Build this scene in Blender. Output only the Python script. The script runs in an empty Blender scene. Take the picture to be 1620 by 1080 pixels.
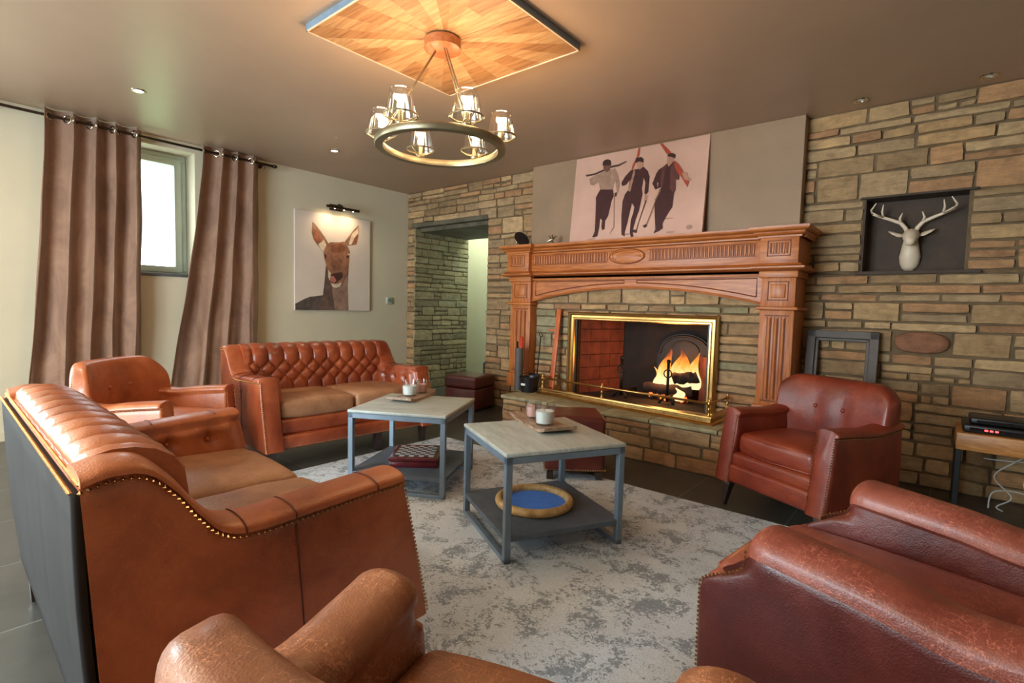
import bpy, bmesh, math, random
from mathutils import Vector, Matrix, noise
R = math.radians
PI = math.pi
S = bpy.context.scene
COL = S.collection
random.seed(7)

# ------------------------------------------------------------ camera, world, exposure
CAM_F, CAM_YAW, CAM_PITCH, CAM_ROLL, EYE = 817.6, 39.8076, 3.7514, 1.4569, 1.15
cam_data = bpy.data.cameras.new('camera')
cam = bpy.data.objects.new('camera', cam_data)
COL.objects.link(cam)
cam_data.sensor_width = 36.0
cam_data.lens = CAM_F / 1620 * 36.0
cam_data.clip_start = 0.02
_y, _p, _r = R(CAM_YAW), R(CAM_PITCH), R(CAM_ROLL)
fwd = Vector((-math.sin(_y) * math.cos(_p), math.cos(_y) * math.cos(_p), -math.sin(_p)))
rt = Vector((math.cos(_y), math.sin(_y), 0))
up = rt.cross(fwd)
rt2 = rt * math.cos(_r) + up * math.sin(_r)
up2 = up * math.cos(_r) - rt * math.sin(_r)
m = Matrix((rt2, up2, -fwd)).transposed().to_4x4()
m.translation = (0, 0, EYE)
cam.matrix_world = m
S.camera = cam

S.view_settings.view_transform = 'Standard'
S.view_settings.look = 'None'
S.view_settings.gamma = 1.0
S.view_settings.use_curve_mapping = False
S.view_settings.exposure = 0.48

world = bpy.data.worlds.new('world')
S.world = world
world.use_nodes = True
wn = world.node_tree.nodes
wn['Background'].inputs[0].default_value = (0.86, 0.95, 1.0, 1)
wn['Background'].inputs[1].default_value = 6.0

def light(name, kind, loc, energy, color, size=0.1, rot=None, size_y=None, spot=None, blend=0.5):
    d = bpy.data.lights.new(name, kind)
    d.energy = energy
    d.color = color
    if kind == 'AREA':
        d.size = size
        if size_y:
            d.shape = 'RECTANGLE'; d.size_y = size_y
    else:
        d.shadow_soft_size = size
    if spot:
        d.spot_size = R(spot); d.spot_blend = blend
    o = bpy.data.objects.new(name, d)
    COL.objects.link(o)
    o.location = loc
    if rot: o.rotation_euler = [R(a) for a in rot]
    return o

DAY = (0.78, 0.92, 1.0)
WARM = (1.0, 0.66, 0.36)
# daylight through the glazed openings of the left wall and of the wall behind the camera
light('daylight_left', 'AREA', (-5.85, -1.0, 1.35), 70, DAY, 1.5, (0, -90, 0), 1.8)
light('daylight_front', 'AREA', (-2.6, -2.75, 1.35), 270, DAY, 2.2, (90, 0, 0), 2.0)
# added warm fill under the ceiling behind and beside the camera, no actual fittings
for _x, _y in ((-0.9, -1.6), (-3.0, -1.4), (-4.4, -0.4)):
    light('warm_fill', 'AREA', (_x, _y, 2.6), 16, (1.0, 0.80, 0.56), 0.12, (0, 0, 0))
light('firelight', 'POINT', (-1.90, 4.48, 0.66), 9, (1.0, 0.42, 0.12), 0.12)

# ------------------------------------------------------------ materials
def rgb(r, g, b):
    f = lambda c: (c / 255 / 12.92) if c / 255 <= 0.04045 else ((c / 255 + 0.055) / 1.055) ** 2.4
    return (f(r), f(g), f(b), 1)

def newmat(name):
    mt = bpy.data.materials.new(name)
    mt.use_nodes = True
    return mt, mt.node_tree.nodes, mt.node_tree.links, mt.node_tree.nodes['Principled BSDF']

def ramp(n, l, src, stops):
    r = n.new('ShaderNodeValToRGB')
    cr = r.color_ramp
    while len(cr.elements) < len(stops): cr.elements.new(0.5)
    for e, (p, c) in zip(cr.elements, stops):
        e.position = p; e.color = c
    l.new(src, r.inputs[0])
    return r.outputs[0]

def coords(n, l, scale=(1, 1, 1), rot=(0, 0, 0), kind='Object'):
    t = n.new('ShaderNodeTexCoord'); mp = n.new('ShaderNodeMapping')
    mp.inputs['Scale'].default_value = scale
    mp.inputs['Rotation'].default_value = rot
    l.new(t.outputs[kind], mp.inputs[0])
    return mp.outputs[0]

def noise_tex(n, l, vec, scale, detail=4, rough=0.6, dist=0.0):
    t = n.new('ShaderNodeTexNoise')
    t.inputs['Scale'].default_value = scale
    t.inputs['Detail'].default_value = detail
    t.inputs['Roughness'].default_value = rough
    t.inputs['Distortion'].default_value = dist
    l.new(vec, t.inputs['Vector'])
    return t.outputs['Fac']

def mix(n, l, fac, a, b, mode='MIX'):
    x = n.new('ShaderNodeMix'); x.data_type = 'RGBA'; x.blend_type = mode
    if isinstance(fac, (int, float)): x.inputs[0].default_value = fac
    else: l.new(fac, x.inputs[0])
    for k, v in ((6, a), (7, b)):
        if isinstance(v, tuple): x.inputs[k].default_value = v
        else: l.new(v, x.inputs[k])
    return x.outputs[2]

def bump(n, l, src, bsdf, strength=0.3, dist=0.01):
    b = n.new('ShaderNodeBump')
    b.inputs['Strength'].default_value = strength
    b.inputs['Distance'].default_value = dist
    l.new(src, b.inputs['Height'])
    l.new(b.outputs[0], bsdf.inputs['Normal'])

def plain(name, c, rough=0.5, metal=0.0, var=0.08, scale=8, bmp=0.0, bscale=60, coat=0.0):
    mt, n, l, b = newmat(name)
    v = coords(n, l)
    f = noise_tex(n, l, v, scale)
    c2 = tuple(x * (1 - var * 2) for x in c[:3]) + (1,)
    c3 = tuple(min(1, x * (1 + var * 2)) for x in c[:3]) + (1,)
    l.new(ramp(n, l, f, [(0.3, c2), (0.7, c3)]), b.inputs['Base Color'])
    b.inputs['Roughness'].default_value = rough
    b.inputs['Metallic'].default_value = metal
    b.inputs['Coat Weight'].default_value = coat
    if bmp:
        bump(n, l, noise_tex(n, l, v, bscale), b, bmp, 0.005)
    return mt

def leather(name, dark, mid, light_c, wear=0.5, rough=0.36, crack=0.5):
    mt, n, l, b = newmat(name)
    v = coords(n, l)
    big = noise_tex(n, l, v, 3.2, 5, 0.62, 0.4)
    c = ramp(n, l, big, [(0.3, dark), (0.5, mid), (0.72, light_c)])
    # worn hide: thin pale creases that flow across the grain
    ls = []
    for sc_, rot_, wd in (((1.0, 7.0, 2.0), (0.3, 0.5, 0.9), 0.007), ((6.0, 1.0, 2.0), (0.9, 0.2, 0.3), 0.008), ((2.0, 3.5, 6.0), (0.2, 1.1, 0.5), 0.008)):
        nn_ = noise_tex(n, l, coords(n, l, sc_, rot_), 9, 4, 0.55, 0.35)
        sb = n.new('ShaderNodeMath'); sb.operation = 'SUBTRACT'; sb.inputs[1].default_value = 0.5
        l.new(nn_, sb.inputs[0])
        ab = n.new('ShaderNodeMath'); ab.operation = 'ABSOLUTE'; l.new(sb.outputs[0], ab.inputs[0])
        ls.append(ramp(n, l, ab.outputs[0], [(0.0, (1, 1, 1, 1)), (wd, (0, 0, 0, 1))]))
    line = mix(n, l, 1.0, mix(n, l, 1.0, ls[0], ls[1], 'LIGHTEN'), ls[2], 'LIGHTEN')
    msk = ramp(n, l, noise_tex(n, l, v, 5.5, 4), [(0.38, (0, 0, 0, 1)), (0.58, (1, 1, 1, 1))])
    lm = n.new('ShaderNodeMath'); lm.operation = 'MULTIPLY'
    l.new(line, lm.inputs[0]); l.new(msk, lm.inputs[1])
    lm2 = n.new('ShaderNodeMath'); lm2.operation = 'MULTIPLY'; lm2.inputs[1].default_value = crack
    l.new(lm.outputs[0], lm2.inputs[0])
    pale = tuple(min(1, x * 2.0 + 0.03) for x in light_c[:3]) + (1,)
    w = ramp(n, l, noise_tex(n, l, v, 2.1, 6, 0.7), [(0.5, (0, 0, 0, 1)), (0.75, (wear, wear, wear, 1))])
    worn = tuple(min(1, x * 1.3 + 0.015) for x in light_c[:3]) + (1,)
    c = mix(n, l, w, c, worn)
    c = mix(n, l, lm2.outputs[0], c, pale)
    l.new(c, b.inputs['Base Color'])
    rr = ramp(n, l, big, [(0.3, (rough - .06,) * 3 + (1,)), (0.7, (rough + .08,) * 3 + (1,))])
    l.new(rr, b.inputs['Roughness'])
    b.inputs['Specular IOR Level'].default_value = 0.5
    b.inputs['Coat Weight'].default_value = 0.2
    b.inputs['Coat Roughness'].default_value = 0.22
    g = n.new('ShaderNodeTexVoronoi'); g.inputs['Scale'].default_value = 260
    l.new(v, g.inputs['Vector'])
    a1 = n.new('ShaderNodeMath'); a1.operation = 'MULTIPLY'; a1.inputs[1].default_value = 0.12
    l.new(g.outputs['Distance'], a1.inputs[0])
    a2 = n.new('ShaderNodeMath'); a2.operation = 'ADD'
    l.new(a1.outputs[0], a2.inputs[0])
    l.new(noise_tex(n, l, v, 13, 5, 0.55), a2.inputs[1])
    bump(n, l, a2.outputs[0], b, 0.35, 0.012)
    return mt

def woodmat(name, dark, mid, light_c, grain=(1, 14, 14), rough=0.42, scale=4, rot=(0, 0, 0)):
    mt, n, l, b = newmat(name)
    v = coords(n, l, grain, rot)
    f = noise_tex(n, l, v, scale, 6, 0.6, 0.5)
    l.new(ramp(n, l, f, [(0.3, dark), (0.5, mid), (0.7, light_c)]), b.inputs['Base Color'])
    b.inputs['Roughness'].default_value = rough
    bump(n, l, f, b, 0.15, 0.004)
    return mt

def emis(name, c, s):
    mt, n, l, b = newmat(name)
    b.inputs['Base Color'].default_value = c
    b.inputs['Emission Color'].default_value = c
    b.inputs['Emission Strength'].default_value = s
    return mt

def glassmat(name, tint=(1, 1, 1, 1), fac=0.12):
    mt, n, l, b = newmat(name)
    out = n['Material Output']
    tr = n.new('ShaderNodeBsdfTransparent'); tr.inputs[0].default_value = tint
    gl = n.new('ShaderNodeBsdfGlossy'); gl.inputs['Roughness'].default_value = 0.03
    fr = n.new('ShaderNodeLayerWeight'); fr.inputs[0].default_value = 0.25
    ad = n.new('ShaderNodeMath'); ad.operation = 'MULTIPLY_ADD'; ad.inputs[1].default_value = 0.55; ad.inputs[2].default_value = fac; ad.use_clamp = True
    l.new(fr.outputs['Facing'], ad.inputs[0])
    mx = n.new('ShaderNodeMixShader')
    l.new(ad.outputs[0], mx.inputs[0]); l.new(tr.outputs[0], mx.inputs[1]); l.new(gl.outputs[0], mx.inputs[2])
    l.new(mx.outputs[0], out.inputs[0])
    return mt

M = {}
M['leather_tan'] = leather('leather_tan', rgb(128, 62, 32), rgb(172, 92, 50), rgb(192, 114, 68), 0.35, 0.38, crack=0.12)
M['leather_seat'] = leather('leather_seat', rgb(112, 72, 48), rgb(148, 102, 70), rgb(172, 128, 94), 0.6, 0.46, 0.35)
M['leather_sofa_far'] = leather('leather_sofa_far', rgb(104, 42, 22), rgb(142, 64, 34), rgb(172, 92, 54), 0.3, 0.32, 0.1)
M['leather_red'] = leather('leather_red', rgb(84, 26, 16), rgb(118, 40, 22), rgb(148, 64, 34), 0.25, 0.38, 0.15)
M['leather_redworn'] = leather('leather_redworn', rgb(104, 44, 32), rgb(138, 66, 50), rgb(164, 92, 72), 0.5, 0.45, 0.8)
M['leather_maroon'] = leather('leather_maroon', rgb(70, 24, 20), rgb(94, 34, 28), rgb(116, 50, 38), 0.2, 0.4, 0.1)
M['leather_tanworn'] = leather('leather_tanworn', rgb(112, 64, 40), rgb(146, 88, 56), rgb(172, 114, 78), 0.6, 0.42, 0.8)
M['leather_back'] = plain('leather_back_dark', rgb(46, 42, 40), 0.8, 0, 0.12, 4, 0.15, 20)
M['leather_back'].node_tree.nodes['Principled BSDF'].inputs['Specular IOR Level'].default_value = 0.15
M['brass'] = plain('brass', rgb(196, 158, 96), 0.28, 1.0, 0.06, 10)
M['seam'] = plain('seam', rgb(84, 36, 20), 0.6)
M['nail'] = plain('nail', rgb(186, 148, 100), 0.35, 1.0, 0.1, 30)
M['legwood'] = plain('legwood', rgb(52, 36, 34), 0.35, 0, 0.15, 20, coat=0.2)
M['legdark'] = plain('legdark', rgb(46, 44, 52), 0.4, 0, 0.1, 20)
M['steel_grey'] = plain('steel_grey', rgb(118, 134, 150), 0.45, 0.2, 0.06, 12)
M['shelf_grey'] = plain('shelf_grey', rgb(86, 98, 112), 0.6, 0.0, 0.1, 12)
M['oak'] = woodmat('oak', rgb(140, 72, 28), rgb(172, 96, 42), rgb(192, 118, 58), (1.2, 14, 14))
M['oak_v'] = woodmat('oak_v', rgb(140, 72, 28), rgb(172, 96, 42), rgb(192, 118, 58), (14, 14, 1.2))
M['groove'] = plain('groove', rgb(112, 52, 22), 0.6)
M['plaster_wall'] = plain('plaster_wall', rgb(200, 189, 164), 0.75, 0, 0.02, 2.0, 0.05, 40)
M['ceiling'] = plain('ceiling', rgb(172, 144, 120), 0.40, 0, 0.03, 1.2, 0.02, 20)
M['hood'] = plain('hood', rgb(142, 114, 88), 0.6, 0, 0.05, 3, 0.05, 30)
M['black'] = plain('black', rgb(24, 22, 24), 0.4)
M['soot'] = plain('soot', rgb(30, 17, 11), 0.85, 0, 0.3, 7, 0.4, 25)
M['iron'] = plain('iron', rgb(40, 34, 32), 0.5, 0.7)
M['white_plastic'] = plain('white_plastic', rgb(225, 228, 225), 0.35, 0, 0.02)
M['white_resin'] = plain('white_resin', rgb(212, 190, 166), 0.45, 0, 0.03)
M['wax'] = plain('wax', rgb(236, 240, 238), 0.4, 0, 0.02)
M['wax_pink'] = plain('wax_pink', rgb(226, 176, 166), 0.4, 0, 0.03)
M['glass'] = glassmat('glass', (0.96, 0.98, 0.98, 1), 0.05)
M['glass_cup'] = glassmat('glass_cup', (0.97, 0.98, 0.98, 1), 0.05)
M['chrome'] = plain('chrome', rgb(190, 180, 160), 0.2, 1.0, 0.03)
M['window_frame'] = plain('window_frame', rgb(186, 200, 188), 0.4, 0, 0.03)
M['slate'] = plain('slate', rgb(78, 80, 80), 0.55, 0, 0.12, 9)
M['lintel'] = plain('lintel', rgb(92, 84, 68), 0.8, 0, 0.2, 6, 0.3, 18)
M['rod'] = plain('rod', rgb(70, 54, 44), 0.35, 0.8)
M['darkgrey'] = plain('darkgrey', rgb(76, 72, 70), 0.6)
M['bulb'] = emis('bulb', (1.0, 0.78, 0.46, 1), 45)
M['spot'] = emis('spot', (1.0, 0.82, 0.6, 1), 14)
M['led_red'] = emis('led_red', (1.0, 0.05, 0.05, 1), 4)
M['redstick'] = plain('redstick', rgb(196, 60, 36), 0.5)
M['firered'] = plain('firered', rgb(118, 56, 36), 0.85, 0, 0.2, 9, 0.2, 30)
M['charred'] = plain('charred', rgb(44, 26, 20), 0.9, 0, 0.3, 20, 0.5, 40)
M['blue_felt'] = plain('blue_felt', rgb(84, 140, 240), 0.9, 0, 0.05, 40)
M['ring_wood'] = woodmat('ring_wood', rgb(176, 132, 76), rgb(204, 164, 104), rgb(220, 184, 126), (8, 8, 8))
M['tray_wood'] = woodmat('tray_wood', rgb(110, 84, 64), rgb(148, 122, 100), rgb(184, 160, 138), (3, 14, 14))
M['tvwood'] = woodmat('tvwood', rgb(150, 92, 40), rgb(186, 124, 62), rgb(204, 146, 84), (2, 12, 12))
M['mahogany'] = plain('mahogany', rgb(88, 22, 30), 0.25, 0, 0.1, 12, coat=0.5)
M['cable'] = plain('cable', rgb(196, 196, 196), 0.5)
M['fur_neck'] = plain('fur_neck', rgb(108, 78, 62), 0.8, 0, 0.2, 30)

def stone_material(name, tint):
    mt, n, l, b = newmat(name)
    at = n.new('ShaderNodeVertexColor'); at.layer_name = 'tone'
    v = coords(n, l)
    f = noise_tex(n, l, v, 14, 8, 0.7)
    f2 = noise_tex(n, l, coords(n, l, (1, 1, 5)), 7, 6, 0.7, 0.6)
    c = ramp(n, l, f, [(0.25, (0.58, 0.56, 0.54, 1)), (0.55, (1, 1, 1, 1)), (0.8, (1.2, 1.12, 1.0, 1))])
    c = mix(n, l, 1.0, at.outputs[0], c, 'MULTIPLY')
    c = mix(n, l, 1.0, c, ramp(n, l, f2, [(0.3, (0.75, 0.72, 0.68, 1)), (0.6, (1.1, 1.08, 1.04, 1))]), 'MULTIPLY')
    c = mix(n, l, 1.0, c, tint, 'MULTIPLY')
    l.new(c, b.inputs['Base Color'])
    b.inputs['Roughness'].default_value = 0.78
    ad = n.new('ShaderNodeMath'); ad.operation = 'ADD'
    l.new(f, ad.inputs[0]); l.new(f2, ad.inputs[1])
    bump(n, l, ad.outputs[0], b, 0.55, 0.02)
    return mt
M['stone'] = stone_material('stone', (1, 1, 1, 1))
M['mortar'] = plain('mortar', rgb(104, 84, 60), 0.9, 0, 0.15, 12, 0.4, 50)

def floor_material():
    mt, n, l, b = newmat('slate_floor')
    v = coords(n, l)
    br = n.new('ShaderNodeTexBrick')
    br.offset = 0.0
    br.inputs['Scale'].default_value = 1.0
    br.inputs['Brick Width'].default_value = 0.6
    br.inputs['Row Height'].default_value = 0.6
    br.inputs['Mortar Size'].default_value = 0.004
    br.inputs['Color1'].default_value = rgb(64, 64, 62)
    br.inputs['Color2'].default_value = rgb(74, 74, 70)
    br.inputs['Mortar'].default_value = rgb(110, 112, 108)
    l.new(v, br.inputs['Vector'])
    f = noise_tex(n, l, v, 5, 6, 0.6)
    c = mix(n, l, 1.0, br.outputs[0], ramp(n, l, f, [(0.3, (0.75, 0.75, 0.75, 1)), (0.7, (1.2, 1.18, 1.12, 1))]), 'MULTIPLY')
    l.new(c, b.inputs['Base Color'])
    b.inputs['Roughness'].default_value = 0.34
    bump(n, l, f, b, 0.12, 0.01)
    return mt
M['floor'] = floor_material()

def rug_material():
    mt, n, l, b = newmat('rug_weave')
    v = coords(n, l)
    big = noise_tex(n, l, v, 1.8, 4, 0.6, 0.3)
    fine = noise_tex(n, l, v, 44, 6, 0.8, 1.5)
    mid = noise_tex(n, l, v, 7.0, 5, 0.7, 0.6)
    add = n.new('ShaderNodeMath'); add.operation = 'MULTIPLY_ADD'
    l.new(mid, add.inputs[0]); add.inputs[1].default_value = 0.9; l.new(fine, add.inputs[2])
    flecks = ramp(n, l, add.outputs[0], [(0.99, (0, 0, 0, 1)), (1.08, (1, 1, 1, 1))])
    base = ramp(n, l, big, [(0.35, rgb(204, 216, 226)), (0.65, rgb(218, 230, 240))])
    c = mix(n, l, flecks, base, rgb(146, 158, 170))
    wv = noise_tex(n, l, coords(n, l, (1, 1, 1)), 170, 2)
    c = mix(n, l, 1.0, c, ramp(n, l, wv, [(0.3, (0.82, 0.82, 0.82, 1)), (0.7, (1.06, 1.06, 1.06, 1))]), 'MULTIPLY')
    l.new(c, b.inputs['Base Color'])
    b.inputs['Roughness'].default_value = 0.95
    b.inputs['Specular IOR Level'].default_value = 0.1
    bump(n, l, wv, b, 0.4, 0.004)
    return mt
M['rug'] = rug_material()

def curtain_material():
    mt, n, l, b = newmat('suede_curtain')
    v = coords(n, l)
    f = noise_tex(n, l, coords(n, l, (1, 1, 0.5)), 5, 6, 0.7, 0.8)
    l.new(ramp(n, l, f, [(0.3, rgb(108, 76, 58)), (0.55, rgb(138, 102, 80)), (0.75, rgb(158, 122, 98))]), b.inputs['Base Color'])
    b.inputs['Roughness'].default_value = 0.7
    b.inputs['Sheen Weight'].default_value = 0.4
    bump(n, l, f, b, 0.15, 0.01)
    return mt
M['curtain'] = curtain_material()

def marble():
    mt, n, l, b = newmat('pale_tabletop')
    v = coords(n, l)
    f = noise_tex(n, l, coords(n, l, (1, 5, 1)), 5, 8, 0.7, 1.0)
    l.new(ramp(n, l, f, [(0.3, rgb(152, 158, 154)), (0.5, rgb(176, 183, 178)), (0.7, rgb(194, 200, 196))]), b.inputs['Base Color'])
    b.inputs['Roughness'].default_value = 0.4
    return mt
M['top'] = marble()

def flame_material():
    mt, n, l, b = newmat('flame')
    out = n['Material Output']
    em = n.new('ShaderNodeEmission')
    f = noise_tex(n, l, coords(n, l, (1, 1, 0.35)), 22, 3, 0.5, 1.0)
    xyz = n.new('ShaderNodeSeparateXYZ'); l.new(coords(n, l), xyz.inputs[0])
    sp = n.new('ShaderNodeMapRange'); sp.inputs[1].default_value = 0.0; sp.inputs[2].default_value = 0.40; sp.inputs[3].default_value = 0.95; sp.inputs[4].default_value = 0.05
    l.new(xyz.outputs[2], sp.inputs[0])
    ad = n.new('ShaderNodeMath'); ad.operation = 'MULTIPLY_ADD'
    l.new(f, ad.inputs[0]); ad.inputs[1].default_value = 0.6; l.new(sp.outputs[0], ad.inputs[2])
    l.new(ramp(n, l, ad.outputs[0], [(0.45, (1.0, 0.14, 0.01, 1)), (0.72, (1.0, 0.38, 0.05, 1)), (1.0, (1.0, 0.72, 0.34, 1))]), em.inputs[0])
    em.inputs[1].default_value = 1.15
    tr = n.new('ShaderNodeBsdfTransparent')
    am = n.new('ShaderNodeMapRange'); am.inputs[1].default_value = 0.40; am.inputs[2].default_value = 0.85; am.inputs[3].default_value = 0.02; am.inputs[4].default_value = 0.8
    l.new(ad.outputs[0], am.inputs[0]); al = am.outputs[0]
    mx = n.new('ShaderNodeMixShader')
    l.new(al, mx.inputs[0]); l.new(tr.outputs[0], mx.inputs[1]); l.new(em.outputs[0], mx.inputs[2])
    l.new(mx.outputs[0], out.inputs[0])
    return mt
M['flame'] = flame_material()

# ------------------------------------------------------------ mesh builder
class MB:
    def __init__(s):
        s.v = []; s.f = []; s.mi = []; s.mats = []; s.col = {}
    def slot(s, mt):
        if mt not in s.mats: s.mats.append(mt)
        return s.mats.index(mt)
    def add(s, verts, faces, mt, col=None):
        o = len(s.v); k = s.slot(mt)
        s.v.extend([tuple(p) for p in verts])
        for f in faces:
            if col is not None: s.col[len(s.f)] = col
            s.f.append([o + i for i in f]); s.mi.append(k)
        return o
    def box(s, x0, x1, y0, y1, z0, z1, mt, col=None, mat=None):
        vs = [Vector(p) for p in ((x0, y0, z0), (x1, y0, z0), (x1, y1, z0), (x0, y1, z0), (x0, y0, z1), (x1, y0, z1), (x1, y1, z1), (x0, y1, z1))]
        if mat: vs = [mat @ p for p in vs]
        s.add(vs, [(0, 3, 2, 1), (4, 5, 6, 7), (0, 1, 5, 4), (1, 2, 6, 5), (2, 3, 7, 6), (3, 0, 4, 7)], mt, col)
    def bbox(s, x0, x1, y0, y1, z0, z1, mt, r=0.01, seg=2, fn=None, cuts=0):
        bm = bmesh.new()
        bmesh.ops.create_cube(bm, size=1.0)
        for p in bm.verts:
            p.co = Vector(((x0 + x1) / 2 + p.co.x * (x1 - x0), (y0 + y1) / 2 + p.co.y * (y1 - y0), (z0 + z1) / 2 + p.co.z * (z1 - z0)))
        r = min(r, 0.49 * min(x1 - x0, y1 - y0, z1 - z0))
        bmesh.ops.bevel(bm, geom=bm.edges[:], offset=r, segments=seg, profile=0.5, affect='EDGES')
        if cuts:
            bmesh.ops.subdivide_edges(bm, edges=[e for e in bm.edges if e.calc_length() > 2.5 * r], cuts=cuts, use_grid_fill=True)
        if fn:
            for p in bm.verts: p.co = fn(p.co.copy())
        bm.verts.index_update()
        s.add([p.co.copy() for p in bm.verts], [[q.index for q in f.verts] for f in bm.faces], mt)
        bm.free()
    def grid(s, fn, nu, nv, mt, closeu=False, closev=False, flip=False):
        vs = []
        cu = nu if closeu else nu + 1
        cv = nv if closev else nv + 1
        for i in range(cu):
            for j in range(cv):
                vs.append(fn(i / nu, j / nv))
        fs = []
        for i in range(nu):
            for j in range(nv):
                a = i * cv + j; b = ((i + 1) % cu) * cv + j
                c = ((i + 1) % cu) * cv + (j + 1) % cv; d = i * cv + (j + 1) % cv
                fs.append((a, d, c, b) if flip else (a, b, c, d))
        return s.add(vs, fs, mt)
    def tube(s, pts, rad, mt, n=8, cap=True, ell=None):
        pts = [Vector(p) for p in pts]
        if not isinstance(rad, (list, tuple)): rad = [rad] * len(pts)
        vs = []; t0 = None; nrm = None
        for i, p in enumerate(pts):
            t = (pts[min(i + 1, len(pts) - 1)] - pts[max(i - 1, 0)]).normalized()
            if nrm is None:
                nrm = t.orthogonal().normalized() if not ell else ell[0].copy()
            nrm = (nrm - t * nrm.dot(t)).normalized()
            bn = t.cross(nrm)
            for k in range(n):
                a = 2 * PI * k / n
                rr = rad[i]
                ra, rb = (rr, rr) if not isinstance(rr, (tuple, list)) else rr
                vs.append(p + nrm * math.cos(a) * ra + bn * math.sin(a) * rb)
        fs = []
        for i in range(len(pts) - 1):
            for k in range(n):
                fs.append((i * n + k, i * n + (k + 1) % n, (i + 1) * n + (k + 1) % n, (i + 1) * n + k))
        if cap:
            fs.append(tuple(range(n - 1, -1, -1))); fs.append(tuple(range((len(pts) - 1) * n, len(pts) * n)))
        s.add(vs, fs, mt)
    def lathe(s, prof, mt, c=(0, 0, 0), n=24, closed=False):
        c = Vector(c)
        m_ = len(prof)
        vs = [c + Vector((r * math.cos(2 * PI * k / n), r * math.sin(2 * PI * k / n), z)) for k in range(n) for r, z in prof]
        fs = []
        for k in range(n):
            for j in range(m_ if closed else m_ - 1):
                a = k * m_ + j; b = k * m_ + (j + 1) % m_
                c1 = ((k + 1) % n) * m_ + (j + 1) % m_; d = ((k + 1) % n) * m_ + j
                fs.append((a, d, c1, b))
        s.add(vs, fs, mt)
    def torus(s, c, R_, r, mt, n=32, k=8, fn=None):
        prof = [(R_ + r * math.cos(2 * PI * j / k), r * math.sin(2 * PI * j / k)) for j in range(k)]
        s.lathe(prof, mt, c, n, True)
    def sphere(s, c, r, mt, nu=12, nv=8, sc=(1, 1, 1)):
        c = Vector(c)
        s.grid(lambda u, v: c + Vector((r * sc[0] * math.sin(PI * v) * math.cos(2 * PI * u), r * sc[1] * math.sin(PI * v) * math.sin(2 * PI * u), r * sc[2] * math.cos(PI * v))), nu, nv, mt, True)
    def prism(s, pts, h0, h1, mt, plane='xy', col=None):
        # polygon extruded along the third axis
        def P(a, b, c):
            return {'xy': (a, b, c), 'xz': (a, c, b), 'yz': (c, a, b)}[plane]
        n = len(pts)
        vs = [P(a, b, h0) for a, b in pts] + [P(a, b, h1) for a, b in pts]
        fs = [tuple(range(n - 1, -1, -1)), tuple(range(n, 2 * n))] + [(i, (i + 1) % n, n + (i + 1) % n, n + i) for i in range(n)]
        s.add(vs, fs, mt, col)
    def build(s, name, parent=None, smooth=False, colname=None, loc=None, angle=None):
        me = bpy.data.meshes.new(name)
        me.from_pydata(s.v, [], s.f)
        for mt in s.mats: me.materials.append(mt)
        me.polygons.foreach_set('material_index', s.mi)
        bm = bmesh.new(); bm.from_mesh(me)
        bmesh.ops.remove_doubles(bm, verts=bm.verts[:], dist=1e-6) if not colname else None
        bmesh.ops.recalc_face_normals(bm, faces=bm.faces[:])
        bm.to_mesh(me); bm.free()
        if smooth:
            me.polygons.foreach_set('use_smooth', [True] * len(me.polygons))
            if angle is not None:
                me.set_sharp_from_angle(angle=R(angle))
        if colname:
            ca = me.color_attributes.new(colname, 'FLOAT_COLOR', 'CORNER')
            for i, p in enumerate(me.polygons):
                c = s.col.get(i, (0.3, 0.25, 0.2, 1))
                for li in p.loop_indices: ca.data[li].color = c
        me.update()
        o = bpy.data.objects.new(name, me)
        COL.objects.link(o)
        if parent: o.parent = parent
        if loc: o.location = loc
        return o

def tag(o, label, cat, group=None):
    o['label'] = label; o['category'] = cat
    if group: o['group'] = group
    return o
def thing(name, label, cat, loc=(0, 0, 0), rz=0, group=None):
    o = bpy.data.objects.new(name, None); COL.objects.link(o)
    o.empty_display_size = 0.1
    o.location = loc; o.rotation_euler = (0, 0, rz)
    return tag(o, label, cat, group)
def struct(o):
    o['kind'] = 'structure'; return o
def copy_tree(o, parent=None):
    c = o.copy(); COL.objects.link(c); c.parent = parent
    for ch in list(o.children): copy_tree(ch, c)
    return c

def interp(tab, x):
    if x <= tab[0][0]: return tab[0][1]
    for i in range(len(tab) - 1):
        a, b = tab[i], tab[i + 1]
        if x <= b[0]:
            p0 = tab[i - 1] if i > 0 else a
            p3 = tab[i + 2] if i + 2 < len(tab) else b
            h = b[0] - a[0]; t = (x - a[0]) / h
            m0 = (b[1] - p0[1]) / max(1e-6, b[0] - p0[0]) * h
            m1 = (p3[1] - a[1]) / max(1e-6, p3[0] - a[0]) * h
            t2 = t * t; t3 = t2 * t
            return (2 * t3 - 3 * t2 + 1) * a[1] + (t3 - 2 * t2 + t) * m0 + (-2 * t3 + 3 * t2) * b[1] + (t3 - t2) * m1
    return tab[-1][1]
def sst(a, b, x):
    t = max(0, min(1, (x - a) / (b - a))); return t * t * (3 - 2 * t)

# ------------------------------------------------------------ the room
WX, WY, CZ = -5.62, 4.5, 2.63       # left wall, stone wall, ceiling
EX, EY = 2.3, -2.6                  # right wall, wall behind the camera
b = MB(); b.box(WX - 0.3, EX + 0.2, EY - 0.2, 7.2, -0.1, 0.0, M['floor']); struct(b.build('floor'))
b = MB(); b.box(WX - 0.3, EX + 0.2, EY - 0.2, 7.2, CZ, CZ + 0.1, M['ceiling']); struct(b.build('ceiling'))

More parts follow.
